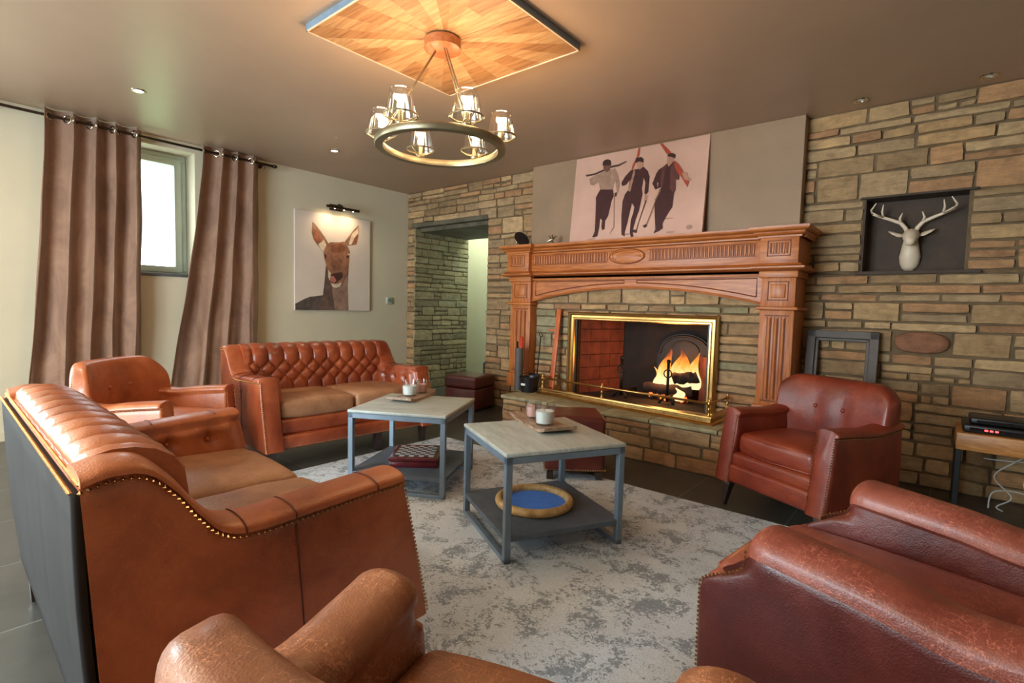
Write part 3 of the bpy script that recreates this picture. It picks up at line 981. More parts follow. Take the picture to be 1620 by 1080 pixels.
def make_chair(name, label, loc, rz, mt, mt_arm, mt_seat, w=0.345, d=0.60, ah=0.55, bh=0.77, seat=0.45, bw=None, roll=0.03, ta=0.10, wing=0.10, front='flat', rise=0.02, cur=0.5, ext=0.0, nail_r=0.005, topround=0.10, legmat='legwood', group=None, lean=0.06, nailback=False, topnails=True, over=0.014, backth=0.125, leanp=1.0):
    t = thing(name, label, 'armchair', loc, rz, group)
    bw = bw or w
    b0 = 0.15
    prof = [(0, ah + 0.03), (0.12, ah + .008), (0.3, ah - 0.012), (0.45, ah - 0.004 + rise * .4), (d, ah + rise)]
    T = lambda y: interp(prof, y) - roll
    for s in (1, -1):
        arm(t, s, w, ta, T, 0.07, d, b0, 0.34, mt, roll=roll, over=over, lean=lean, leanp=leanp, nail_r=nail_r, front=front, roundr=0.05, mt2=mt_arm, topnails=topnails)
    # backrest: a barrel-curved pad, its wings coming forward
    mb = MB()
    nx, nsec = 64, 30
    th = backth
    def bsec(u):                     # u -1..1
        x = bw * u
        a = abs(u)
        e = 1 - a
        rr = 0.09
        q = 1.0 if e > rr else math.sqrt(max(0.0, 1 - ((rr - e) / rr) ** 2))
        top = bh - topround * (max(0, (a - 0.62) / 0.38)) ** 2.3
        fwd_ = wing * a ** 2.2
        pts = []
        for k in range(nsec):
            A_ = 2 * PI * k / nsec
            cs, sn = math.cos(A_), math.sin(A_)
            # superellipse: y thickness, z height
            z0, z1 = 0.30, top
            zc, hz = (z0 + z1) / 2, (z1 - z0) / 2
            z = zc + hz * (abs(sn) ** 0.42) * (1 if sn > 0 else -1)
            yy = (th / 2) * (abs(cs) ** 0.55) * (1 if cs > 0 else -1) * (0.25 + .75 * q)
            rake = -0.055 * (z - 0.3) / 0.45
            y = th / 2 + fwd_ + rake + 0.05 + yy
            if cs > 0:
                y += 0.028 * math.exp(-((z - 0.60) / 0.13) ** 2) * max(0, 1 - a * a)
                for bx in (-0.24, 0.24):
                    dd = math.hypot((u - bx) * bw / 0.05, (z - 0.61) / 0.05)
                    y -= 0.036 * math.exp(-dd * dd)
            xx = x * (0.97 + 0.03 * math.sin(max(0, min(1, (z - .35) / .4)) * PI / 2))
            pts.append((xx, y, z))
        return pts
    us = [math.sin((-1 + 2 * i / nx) * PI / 2) * 0.55 + (-1 + 2 * i / nx) * 0.45 for i in range(nx + 1)]
    rail_loft(mb, us, bsec, mt)
    bk = mb.build('backrest', t, True, angle=70)
    mb = MB(); mb.bbox(-bw + .03, bw - 0.03, 0.03, 0.11, b0, 0.42, mt, 0.03, 3); mb.build('outside_back_panel', t, True, angle=50)
    if nailback:
        nb = MB()
        for s in (1, -1):
            nails(nb, [(s * (bw * 0.985), 0.06 + wing + th * .3 - 0.055 * (z - .3) / .45, z) for z in [0.5 + (bh - topround - 0.01 - .5) * i / 10 for i in range(11)]], 0.012, 0.0045)
            nails(nb, [(s * bw * u, 0.06 + wing * u ** 2.2 - 0.045 + th * .1, bh - topround * (max(0, (u - 0.62) / 0.38)) ** 2.3 - .012) for u in [1 - .5 * i / 10 for i in range(11)]], 0.012, 0.0045)
        nb.build('nailhead_trim', bk)
    for bx in (-0.24, 0.24):
        bb = MB(); bb.sphere((0, 0, 0), 0.014, mt, 10, 6)
        bo = bb.build('tufting_button', bk, True)
        bo.location = (bx * bw, 0.05 + th + wing * 0.24 ** 2.2 - 0.055 * .31 / .45 + 0.008, 0.61)
    # cushion
    xs = w - ta - 0.004
    c = MB()
    y1 = d + ext
    def puff(p):
        u = p.x / xs; v = (p.y - 0.15) / (y1 - 0.15) * 2 - 1
        k = max(0, (1 - u * u)) ** .5 * max(0, (1 - v * v)) ** .5
        return Vector((p.x, p.y + (0.02 * (1 - u * u) if v > .9 else 0), p.z + (0.03 * k if p.z > seat - 0.06 else 0)))
    c.bbox(-xs, xs, 0.15, y1, seat - 0.135, seat - 0.02, mt_seat, 0.035, 4, puff, 10)
    if ext > 0.03:
        c.bbox(-xs - 0.05, xs + 0.05, d + 0.012, y1, seat - 0.133, seat - 0.022, mt_seat, 0.035, 4)
    cu = c.build('seat_cushion', t, True)
    pp = MB()
    for z in (seat - 0.03, seat - 0.125):
        pp.tube([(-xs + .01, 0.3, z), (-xs + .008, y1 - .03, z), (-xs + .03, y1 - .004, z), (0, y1 + .018, z), (xs - .03, y1 - .004, z), (xs - .008, y1 - .03, z), (xs - .01, .3, z)], 0.0045, mt_seat, 6)
    pp.build('piping', cu, True)
    f = MB()
    f.bbox(-w + ta * 0.55, w - ta * .55, d - 0.06, d + 0.03, seat - 0.215, seat - 0.13, mt, 0.028, 4)
    f.bbox(-w + ta * 0.4, w - ta * .4, d - 0.10, d + 0.045, b0, seat - 0.20, mt, 0.02, 3)
    f.bbox(-w + .03, w - .03, 0.05, d, b0, 0.3, mt, 0.01, 1)
    fr_ = f.build('front_rail', t, True, angle=50)
    for s in (1, -1):
        l_ = MB()
        y = d - 0.01
        l_.tube([(s * (w - .06), y - .01, b0 + .02), (s * (w - .055), y + .012, b0 - .03), (s * (w - .05), y + .02, 0.06), (s * (w - .046), y + .034, 0.0)], [.034, .03, .022, .017], M[legmat], 4)
        l_.build('leg', t)
        l_ = MB()
        l_.tube([(s * (w - .06), .09, b0 + .02), (s * (w - .06), .07, b0 - .03), (s * (w - .055), .05, 0.0)], [.03, .026, .019], M[legmat], 4)
        l_.build('leg', t)
    return t

RUGZ = 0.008
ax = 0.687
make_sofa('tufted_sofa', 'tan leather two-seat sofa on the left, its rolled back turned to the camera', (-1.934, 0.237, RUGZ), -0.029, M['leather_tan'], M['leather_seat'], M['leather_back'], [(-.63, .06), (.63, .06), (-.62, .74), (.62, .74)], 'button tufted sofas')
make_sofa('tufted_sofa', 'orange-brown button tufted sofa against the window wall, below the deer picture', (-4.151, 2.275, 0), -1.64, M['leather_sofa_far'], M['leather_seat'], M['leather_sofa_far'], [(-.63, .06), (.63, .06), (-.63, .76), (.62, .76), (-0.2, .76)], 'button tufted sofas')

make_chair('club_chair', 'dark red leather armchair beside the fireplace, in front of the leaning grey frame', (-0.412, 3.58, RUGZ), 2.679, M['leather_red'], M['leather_red'], M['leather_red'], w=0.345, d=0.585, ah=0.575, bh=0.78, bw=0.345, wing=0.05, seat=0.46, rise=0.0, nail_r=0.0052, topround=0.08, group='leather club chairs')
make_chair('club_chair', 'small orange-brown leather armchair between the left sofa and the curtains', (-3.98, 0.785, 0), -0.892, M['leather_tan'], M['leather_tan'], M['leather_tan'], w=0.36, d=0.66, lean=.02, ah=0.56, bh=0.775, bw=0.34, wing=0.12, rise=0.02, topround=0.14, nailback=True, group='leather club chairs')
make_chair('club_chair', 'maroon leather armchair with cracked padded arms at the right edge, cropped by the frame', (0.45, 1.53, RUGZ), R(77), M['leather_maroon'], M['leather_redworn'], M['leather_redworn'], w=0.365, d=0.73, ah=0.585, bh=0.76, wing=0.08, roll=0.065, ta=0.105, front='round', rise=0.03, ext=0.15, lean=.12, leanp='step', topnails=False, legmat='legdark', group='leather club chairs', over=0.028)
make_chair('club_chair', 'worn tan leather armchair nearest the camera, cut off by the bottom of the photo', (-0.395, 0.20, RUGZ), 0.255, M['leather_tanworn'], M['leather_tanworn'], M['leather_tanworn'], w=0.375, d=0.56, ah=0.575, bh=0.735, wing=0.10, bw=0.39, topnails=False, roll=0.055, ta=0.11, front='round', rise=0.03, ext=0.03, legmat='legdark', group='leather club chairs', over=0.02)

# ------------------------------------------------------------ rug
b = MB(); b.bbox(-3.32, 0.25, 0.62, 3.07, 0.0, RUGZ, M['rug'], 0.003)
tag(b.build('area_rug'), 'large pale grey distressed rug on the dark tiled floor', 'rug')

# ------------------------------------------------------------ side tables
def make_table(label, x, y, rz):
    t = thing('coffee_table', label, 'coffee table', (x, y, RUGZ), rz, 'pair of square coffee tables')
    hw = 0.31; H_ = 0.495; q = 0.0155
    for sx in (-1, 1):
        for sy in (-1, 1):
            l_ = MB(); cx_, cy_ = sx * (hw - q), sy * (hw - q)
            l_.bbox(cx_ - q, cx_ + q, cy_ - q, cy_ + q, 0, H_ - 0.02, M['steel_grey'], 0.002, 1); l_.build('leg', t)
    f = MB()
    for s in (-1, 1):
        f.bbox(-hw, hw, s * (hw - q) - q, s * (hw - q) + q, H_ - 0.045, H_ - 0.014, M['steel_grey'], 0.002, 1)
        f.bbox(s * (hw - q) - q, s * (hw - q) + q, -hw, hw, H_ - 0.045, H_ - 0.014, M['steel_grey'], 0.002, 1)
    f.build('top_frame', t)
    for s in (-1, 1):
        f = MB(); f.bbox(-hw, hw, s * (hw - q) - q, s * (hw - q) + q, 0.0, 0.022, M['steel_grey'], 0.002, 1); f.build('floor_runner', t)
    f = MB(); f.bbox(-hw + .002, hw - .002, -hw + .002, hw - .002, 0.098, 0.122, M['shelf_grey'], 0.002, 1); f.build('lower_shelf', t)
    f = MB(); f.bbox(-hw - .004, hw + .004, -hw - .004, hw + .004, H_ - 0.013, H_ + 0.007, M['top'], 0.006, 3); f.build('tabletop', t, True, angle=40)
    return t
make_table('square coffee table nearer the camera, a round blue-lined bowl on its shelf', -1.565, 2.123, -0.482)
make_table('square coffee table near the far sofa, a chess set on its lower shelf', -2.617, 2.172, 0.496)
TZ = RUGZ + 0.502; SZ = RUGZ + 0.122

def tray(label, x, y, rz, L=0.44, W_=0.17):
    b = MB()
    def f(u, v):
        k = 2 * u - 1
        return k
    n = 16
    vs = []; 
    for i in range(n + 1):
        k = 2 * i / n - 1
        z = 0.006 + 0.020 * abs(k) ** 5
        for yy in (-1, 1):
            wv = 0.004 * math.sin(i * 1.7 + yy)
            for zz in (-0.006, 0.010):
                vs.append((k * L / 2, yy * (W_ / 2) + wv, z + zz))
    fs = []
    for i in range(n):
        o = i * 4; p = o + 4
        fs += [(o, o + 2, p + 2, p), (o + 1, p + 1, p + 3, o + 3), (o, p, p + 1, o + 1), (o + 2, o + 3, p + 3, p + 2)]
    fs += [(0, 1, 3, 2), (n * 4, n * 4 + 2, n * 4 + 3, n * 4 + 1)]
    b.add(vs, fs, M['tray_wood'])
    o = b.build('wooden_tray', loc=(x, y, TZ)); o.rotation_euler = (0, 0, rz)
    return tag(o, label, 'tray', 'rough wooden trays')
tray('rough wooden tray with raised ends on the nearer coffee table', -1.665, 2.27, -0.48, 0.44, 0.19)
tray('rough pale wooden tray on the coffee table by the far sofa', -2.79, 2.29, 2.0, 0.42, 0.17)

def candle(label, x, y, r, h, wax):
    t = thing('glass_candle', label, 'candle', (x, y, TZ + 0.0165), 0, 'candles in glass tumblers')
    b = MB()
    b.lathe([(0.0005, 0.0), (r * 0.82, 0.0), (r * .86, 0.004), (r, h), (r - .003, h), (r * .84, 0.01), (0.0005, 0.01)], M['glass_cup'], n=32)
    b.build('tumbler', t, True, angle=50)
    b = MB(); hw = h * 0.66
    b.lathe([(0.0005, 0.0105), (r * .80, 0.0105), (r * .80 + (r * .12) * .66, hw), (r * .3, hw - .003), (0.0005, hw - .002)], wax, n=32)
    b.build('wax', t, True, angle=50)
    b = MB(); b.tube([(0, 0, hw - .003), (0.001, 0, hw + .012)], 0.0012, M['black'], 5); b.build('wick', t)
    return t
candle('larger white candle in a clear tumbler on the nearer coffee table', -1.62, 2.235, 0.057, 0.112, M['wax'])
candle('smaller pale pink candle behind the white one on the nearer coffee table', -1.77, 2.33, 0.048, 0.10, M['wax_pink'])
candle('white candle in a clear tumbler on the table by the far sofa', -2.80, 2.27, 0.055, 0.105, M['wax'])
candle('small pink candle behind the white one on the table by the far sofa', -2.835, 2.40, 0.046, 0.095, M['wax_pink'])

# chess set
c = thing('chess_box', 'dark red lacquered chess box with a chequered top on the lower shelf', 'chess set', (-2.60, 2.175, SZ), R(41))
b = MB(); b.bbox(-.15, .15, -.15, .15, 0, .038, M['mahogany'], .006); b.build('drawer_base', c, True, angle=40)
b = MB(); b.bbox(-.155, .155, -.155, .155, .040, .066, M['mahogany'], .006)
wh, bl = plain('chess_white', rgb(214, 220, 224), 0.35, 0, 0.02), plain('chess_black', rgb(40, 36, 44), 0.35)
for i in range(8):
    for j in range(8):
        s_ = 0.031
        b.box(-.124 + i * s_, -.124 + (i + 1) * s_, -.124 + j * s_, -.124 + (j + 1) * s_, .0655, .0675, wh if (i + j) % 2 else bl)
b.build('chessboard', c)
# dice tray / bowl
c = thing('round_bowl', 'round wooden ring tray lined with blue felt on the lower shelf', 'bowl', (-1.585, 2.115, SZ))
b = MB(); k = 16; b.lathe([(0.184 + 0.020 * math.cos(2 * PI * j / k), 0.022 + 0.022 * math.sin(2 * PI * j / k)) for j in range(k)], M['ring_wood'], n=64, closed=True); b.build('rim', c, True)
b = MB(); b.lathe([(0.0005, 0.012), (0.178, 0.012), (0.178, 0.002), (0.0005, 0.002)], M['blue_felt'], n=48); b.build('felt_lining', c, True, angle=40)

# ottomans
o1 = thing('ottoman', 'dark red leather cube stool with a lid, beside the doorway', 'ottoman', (-4.08, 4.17, 0), R(11), 'leather cube stools')
b = MB(); b.bbox(-.205, .205, -.205, .205, .02, .25, M['leather_maroon'], .02, 3); b.build('base', o1, True, angle=50)
b = MB(); b.bbox(-.21, .21, -.21, .21, .252, .385, M['leather_maroon'], .025, 3, lambda p: Vector((p.x, p.y, p.z + (0.012 * max(0, 1 - (p.x / .21) ** 2) * max(0, 1 - (p.y / .21) ** 2) if p.z > .35 else 0))), 6); b.build('lid', o1, True, angle=50)
for sx in (-1, 1):
    for sy in (-1, 1):
        b = MB(); b.bbox(sx * .17 - .02, sx * .17 + .02, sy * .17 - .02, sy * .17 + .02, 0, .022, M['legwood'], .003); b.build('foot', o1)
o2 = thing('ottoman', 'dark red leather stool on square legs behind the nearer coffee table', 'ottoman', (-1.95, 3.03, RUGZ), R(40), 'leather cube stools')
b = MB(); b.bbox(-.2, .2, -.19, .19, .055, .425, M['leather_maroon'], .03, 3, lambda p: Vector((p.x, p.y, p.z + (0.014 * max(0, 1 - (p.x / .2) ** 2) * max(0, 1 - (p.y / .19) ** 2) if p.z > .4 else 0))), 8); bo = b.build('upholstered_body', o2, True, angle=50)
nb = MB(); nails(nb, [(-.2, -.192, .07), (.2, -.192, .07), (.2, .192, .07), (-.2, .192, .07), (-.2, -.192, .07)], 0.016, 0.006); nb.build('nailhead_trim', bo)
for sx in (-1, 1):
    for sy in (-1, 1):
        b = MB(); b.bbox(sx * .165 - .022, sx * .165 + .022, sy * .155 - .022, sy * .155 + .022, 0, .056, M['legwood'], .003); b.build('leg', o2)
DEER_ART=[
('neck',[(2.851,1.135),(2.906,1.136),(2.993,1.183),(3.069,1.215),(3.16,1.227),(3.233,1.239),(3.246,1.338),(3.259,1.461),(3.266,1.535),(3.273,1.585),(3.573,1.608),(3.566,1.481),(3.562,1.353),(3.567,1.225),(3.573,1.066),(2.851,1.057)]),
('neck_light',[(3.348,1.324),(3.474,1.361),(3.562,1.506),(3.562,1.353),(3.567,1.225),(3.573,1.066),(3.39,1.064),(3.369,1.194)]),
('back_fur',[(2.906,1.134),(2.993,1.181),(3.069,1.213),(3.16,1.225),(3.213,1.226),(3.187,1.061),(2.881,1.058)]),
('ear',[(3.101,2.066),(3.134,2.047),(3.199,1.978),(3.259,1.907),(3.299,1.85),(3.259,1.779),(3.239,1.74),(3.206,1.773),(3.16,1.817),(3.114,1.872),(3.093,1.946)]),
('ear_in',[(3.121,1.997),(3.179,1.951),(3.215,1.883),(3.21,1.84),(3.16,1.829),(3.11,1.889)]),
('pale',[(3.173,1.824),(3.225,1.86),(3.241,1.886),(3.276,1.823),(3.239,1.747),(3.199,1.779)]),
('ear',[(3.702,2.113),(3.714,2.057),(3.703,1.966),(3.674,1.873),(3.63,1.862),(3.557,1.847),(3.5,1.873),(3.542,1.921),(3.614,2.018)]),
('pale',[(3.705,2.081),(3.702,2.004),(3.644,1.933),(3.608,1.866),(3.568,1.859),(3.614,1.993)]),
('ear_in',[(3.695,2.003),(3.688,1.9),(3.659,1.869),(3.627,1.874),(3.644,1.946)]),
('head',[(3.279,1.836),(3.333,1.863),(3.443,1.873),(3.5,1.889),(3.557,1.835),(3.589,1.775),(3.579,1.698),(3.57,1.608),(3.559,1.531),(3.502,1.426),(3.466,1.361),(3.417,1.331),(3.362,1.337),(3.334,1.379),(3.32,1.44),(3.293,1.525),(3.273,1.597),(3.25,1.668),(3.239,1.728),(3.259,1.791)]),
('brow',[(3.333,1.83),(3.471,1.861),(3.514,1.818),(3.5,1.766),(3.444,1.748),(3.347,1.749)]),
('muzzle',[(3.354,1.696),(3.416,1.721),(3.479,1.651),(3.459,1.549),(3.361,1.536),(3.34,1.615)]),
('pale',[(3.296,1.537),(3.334,1.501),(3.318,1.409),(3.296,1.464)]),
('pale',[(3.557,1.749),(3.589,1.756),(3.584,1.736),(3.558,1.734)]),
('dark',[(3.242,1.716),(3.274,1.707),(3.272,1.664),(3.255,1.669)]),
('dark',[(3.536,1.722),(3.575,1.732),(3.566,1.697),(3.54,1.694)]),
('dark',[(3.334,1.488),(3.403,1.51),(3.434,1.422),(3.389,1.385),(3.348,1.392)]),
('dark',[(3.406,1.51),(3.48,1.523),(3.49,1.469),(3.445,1.42),(3.417,1.44)]),
('tongue',[(3.331,1.466),(3.368,1.471),(3.406,1.418),(3.375,1.386),(3.341,1.407)]),
('pale',[(3.327,1.384),(3.389,1.375),(3.471,1.399),(3.459,1.354),(3.403,1.33),(3.355,1.337)]),
]
SKI_ART=[
('k',[(0.298,0.518),(0.435,0.505),(0.45,0.441),(0.432,0.394),(0.424,0.346),(0.41,0.256),(0.382,0.209),(0.385,0.134),(0.358,0.124),(0.345,0.162),(0.348,0.22),(0.327,0.239),(0.326,0.164),(0.318,0.098),(0.316,0.073),(0.284,0.063),(0.255,0.065),(0.278,0.118),(0.269,0.295),(0.265,0.379),(0.258,0.447),(0.278,0.487)]),
('shirt',[(0.305,0.685),(0.388,0.693),(0.438,0.702),(0.476,0.635),(0.503,0.549),(0.498,0.468),(0.48,0.462),(0.45,0.581),(0.435,0.501),(0.298,0.518),(0.279,0.571),(0.267,0.59),(0.222,0.566),(0.181,0.58),(0.165,0.638),(0.221,0.664),(0.278,0.672)]),
('ski',[(0.116,0.683),(0.219,0.685),(0.307,0.706),(0.394,0.73),(0.467,0.731),(0.545,0.751),(0.555,0.741),(0.478,0.713),(0.396,0.709),(0.314,0.688),(0.23,0.667),(0.133,0.664)]),
('face_dark',[(0.303,0.753),(0.388,0.739),(0.384,0.69),(0.353,0.674),(0.317,0.7)]),
('hat',[(0.298,0.749),(0.3,0.782),(0.317,0.796),(0.349,0.799),(0.379,0.786),(0.392,0.763),(0.394,0.732)]),
('ski',[(0.453,0.466),(0.484,0.47),(0.479,0.43),(0.46,0.432)]),
('pole',[(0.45,0.441),(0.46,0.44),(0.485,0.143),(0.461,0.108),(0.446,0.08),(0.441,0.085),(0.456,0.117),(0.476,0.148)]),
('ski_red',[(0.659,0.853),(0.676,0.852),(0.676,0.777),(0.66,0.758),(0.619,0.647),(0.612,0.423),(0.589,0.426),(0.6,0.607),(0.614,0.702),(0.648,0.771)]),
('k',[(0.601,0.655),(0.659,0.657),(0.726,0.668),(0.769,0.625),(0.793,0.569),(0.793,0.433),(0.773,0.409),(0.755,0.427),(0.757,0.521),(0.736,0.566),(0.728,0.472),(0.739,0.418),(0.729,0.346),(0.719,0.273),(0.693,0.191),(0.674,0.086),(0.69,0.043),(0.662,0.039),(0.646,0.083),(0.646,0.195),(0.663,0.257),(0.67,0.31),(0.643,0.35),(0.628,0.261),(0.614,0.166),(0.598,0.092),(0.6,0.049),(0.565,0.068),(0.56,0.116),(0.547,0.247),(0.546,0.377),(0.564,0.44),(0.595,0.479),(0.609,0.574),(0.567,0.525),(0.526,0.52),(0.517,0.554),(0.547,0.604)]),
('face',[(0.652,0.728),(0.721,0.716),(0.72,0.669),(0.688,0.647),(0.656,0.684)]),
('hat',[(0.642,0.713),(0.639,0.741),(0.648,0.762),(0.694,0.763),(0.721,0.738),(0.72,0.708),(0.675,0.724)]),
('shirt',[(0.619,0.594),(0.628,0.646),(0.636,0.682),(0.646,0.622),(0.615,0.455),(0.59,0.474)]),
('face',[(0.762,0.41),(0.796,0.401),(0.784,0.35),(0.762,0.352)]),
('ski',[(0.772,0.362),(0.784,0.355),(0.729,0.166),(0.716,0.094),(0.706,0.1)]),
('ski',[(0.672,0.108),(0.719,0.099),(0.716,0.073),(0.675,0.081)]),
('pole',[(0.9,0.45),(0.912,0.438),(0.81,0.139),(0.799,0.145)]),
('ski',[(0.766,0.132),(0.8,0.148),(0.813,0.128),(0.79,0.111)]),
('ski_red',[(0.863,0.849),(0.885,0.85),(0.944,0.788),(0.985,0.74),(0.937,0.743)]),
('k',[(0.905,0.635),(0.955,0.668),(1.007,0.67),(1.062,0.58),(1.068,0.504),(1.037,0.508),(1.045,0.421),(1.032,0.393),(1.028,0.272),(0.996,0.225),(0.951,0.137),(0.96,0.096),(0.925,0.073),(0.878,0.056),(0.891,0.091),(0.874,0.216),(0.862,0.321),(0.903,0.419),(0.91,0.459),(0.858,0.445),(0.825,0.502),(0.838,0.541),(0.855,0.591),(0.874,0.619)]),
('jacket',[(0.905,0.633),(0.94,0.655),(0.931,0.58),(0.921,0.458),(0.909,0.454),(0.898,0.533)]),
('jacket',[(0.98,0.623),(1.013,0.659),(1.057,0.576),(1.063,0.51),(1.034,0.509),(1.042,0.427),(1.026,0.404),(0.993,0.428)]),
('ski_red',[(1.011,0.679),(1.057,0.632),(1.122,0.531),(1.157,0.477),(1.146,0.428),(1.117,0.472),(1.082,0.527),(1.035,0.584),(1.009,0.649)]),
('face',[(0.944,0.726),(1.004,0.706),(0.997,0.661),(0.963,0.631),(0.944,0.67)]),
('hat',[(0.944,0.723),(0.948,0.746),(0.99,0.746),(1.018,0.724),(1.013,0.694),(0.982,0.713)]),
('face',[(1.089,0.556),(1.129,0.56),(1.143,0.518),(1.181,0.483),(1.156,0.482),(1.109,0.503)]),
('shirt',[(0.87,0.506),(0.883,0.502),(0.882,0.463),(0.874,0.469)]),
('pole',[(0.903,0.424),(0.915,0.433),(0.868,0.341),(0.861,0.352)]),
]

# ------------------------------------------------------------ fireplace surround
mp = thing('fireplace_mantel', 'carved oak fireplace mantel with fluted pilasters and an arched apron', 'mantelpiece', (-2.17, 4.47, 0))
OX, OY = -2.17, 4.47
OK, OV, GR = M['oak'], M['oak_v'], M['groove']
YF = 4.13 - OY          # pilaster front
def mbb(b, x0, x1, y0, y1, z0, z1, mt, r=.004, seg=2): b.bbox(x0 - OX, x1 - OX, y0 - OY, y1 - OY, z0, z1, mt, r, seg)
PX = [(-3.47, -3.215), (-1.055, -0.825)]
for (xa, xb) in PX:
    b = MB()
    mbb(b, xa, xb, 4.13, 4.47, HZ, 1.18, OV)
    mbb(b, xa - .02, xb + .02, 4.11, 4.47, HZ + .001, HZ + 0.14, OV, .008)
    for k in range(3):
        w_ = (xb - xa - 0.09) / 3
        x0_ = xa + 0.045 + k * w_
        mbb(b, x0_ + .006, x0_ + .014, 4.127, 4.14, 0.52, 1.13, GR, .001, 1)
        mbb(b, x0_ + w_ - .014, x0_ + w_ - .006, 4.127, 4.14, 0.52, 1.13, GR, .001, 1)
        b.tube([(x0_ + w_ / 2 - OX, 4.128 - OY, 0.53), (x0_ + w_ / 2 - OX, 4.128 - OY, 1.12)], [w_ * .26] * 2, OV, 10)
    for (za, zb) in ((0.505, 0.515), (1.135, 1.145)): mbb(b, xa + .035, xb - .035, 4.126, 4.14, za, zb, GR, .001, 1)
    b.build('pilaster', mp, True, angle=35)
    b = MB()
    mbb(b, xa - .025, xb + .025, 4.10, 4.47, 1.18, 1.205, OK, .008)
    mbb(b, xa, xb, 4.13, 4.47, 1.205, 1.43, OV)
    xm0, xm1 = xa + .045, xb - .045
    for q in ((xm0, xm1, 1.25, 1.257), (xm0, xm1, 1.383, 1.39), (xm0, xm0 + .007, 1.25, 1.39), (xm1 - .007, xm1, 1.25, 1.39)):
        mbb(b, q[0], q[1], 4.126, 4.14, q[2], q[3], GR, .001, 1)
    mbb(b, xm0 + .02, xm1 - .02, 4.121, 4.14, 1.27, 1.37, OV, .006)
    mbb(b, xa - .015, xb + .015, 4.105, 4.47, 1.415, 1.465, OK, .006)
    b.build('capital_block', mp, True, angle=35)
# arched apron between the pilasters
b = MB()
x0, x1 = PX[0][1], PX[1][0]
N = 48
top = []; 
def archz(x):
    k = (x - (x0 + x1) / 2) / ((x1 - x0) / 2)
    return 1.215 + 0.125 * (1 - k * k)
vs = []
for yy in (4.165, 4.215):
    for i in range(N + 1):
        x = x0 + (x1 - x0) * i / N
        vs += [(x - OX, yy - OY, archz(x)), (x - OX, yy - OY, 1.50)]
fs = []
h_ = 2 * (N + 1)
for i in range(N):
    a = 2 * i
    fs += [(a, a + 1, a + 3, a + 2), (h_ + a, h_ + a + 2, h_ + a + 3, h_ + a + 1), (a, a + 2, h_ + a + 2, h_ + a), (a + 1, h_ + a + 1, h_ + a + 3, a + 3)]
b.add(vs, fs, OK)
b.tube([(x0 + (x1 - x0) * i / N - OX, 4.161 - OY, archz(x0 + (x1 - x0) * i / N) + .012) for i in range(N + 1)], 0.009, OK, 8)
for sgn in (0, 1):
    def mx(x): return (x if not sgn else x0 + x1 - x) - OX
    ln = [(mx(x0 + .04), 4.163 - OY, 1.275), (mx(x0 + .04), 4.163 - OY, 1.415), (mx(x0 + 1.02), 4.163 - OY, 1.415)]
    ln += [(mx(x0 + 1.02 - .98 * k / 14), 4.163 - OY, archz(x0 + 1.02 - .98 * k / 14) + 0.052 ) for k in range(15)]
    b.tube(ln, 0.005, GR, 6)
mbb(b, x0, x1, 4.145, 4.23, 1.425, 1.445, OK, .005)
mbb(b, x0, x1, 4.165, 4.23, 1.445, 1.47, OK, .003)
b.build('arched_apron', mp, True, angle=40)
# frieze with reeding and an oval medallion
b = MB()
mbb(b, -3.25, -1.02, 4.13, 4.47, 1.515, 1.695, OK)
mc = -2.16
for (ra, rb) in ((-3.20, mc - 0.20), (mc + 0.20, -1.10)):
    mbb(b, ra, rb, 4.128, 4.14, 1.575, 1.580, GR, .001, 1); mbb(b, ra, rb, 4.128, 4.14, 1.668, 1.673, GR, .001, 1)
    k = ra + .012
    while k < rb - .01:
        mbb(b, k, k + .010, 4.1275, 4.14, 1.582, 1.666, GR, .001, 1)
        mbb(b, k + .011, k + .025, 4.120, 4.14, 1.582, 1.666, OV, .004, 2)
        k += 0.030
b.build('reeded_frieze', mp, True, angle=40)
b = MB()
vs = []; n_ = 40
for rr_, pp_ in ((1.0, 0.0), (0.97, 0.012), (0.86, 0.014), (0.82, 0.006), (0.5, 0.012), (0.02, 0.014)):
    for k in range(n_):
        a = 2 * PI * k / n_
        vs.append((mc - OX + 0.165 * rr_ * math.cos(a), 4.13 - OY - pp_, 1.622 + 0.062 * rr_ * math.sin(a)))
fs = [(i * n_ + k, i * n_ + (k + 1) % n_, (i + 1) * n_ + (k + 1) % n_, (i + 1) * n_ + k) for i in range(5) for k in range(n_)] + [tuple(range(5 * n_, 6 * n_))]
b.add(vs, fs, OK)
b.tube([(mc - OX + 0.17 * math.cos(2 * PI * k / 40), 4.128 - OY, 1.622 + 0.066 * math.sin(2 * PI * k / 40)) for k in range(41)], .003, GR, 5)
b.build('oval_medallion', mp, True, angle=60)
for xa, xb in ((-3.50, -3.20), (-1.075, -0.80)):
    b = MB()
    mbb(b, xa + .01, xb - .01, 4.08, 4.47, 1.515, 1.70, OK)
    p0, p1 = xa + .06, xb - .06
    for q in ((p0, p1, 1.565, 1.572), (p0, p1, 1.673, 1.68), (p0, p0 + .007, 1.565, 1.68), (p1 - .007, p1, 1.565, 1.68)):
        mbb(b, q[0], q[1], 4.076, 4.09, q[2], q[3], GR, .001, 1)
    k = p0 + .018
    while k < p1 - .02:
        mbb(b, k, k + .012, 4.077, 4.09, 1.585, 1.662, GR, .001, 1); mbb(b, k + .014, k + .028, 4.072, 4.09, 1.58, 1.665, OV, .004); k += .036
    b.build('corner_block', mp, True, angle=35)
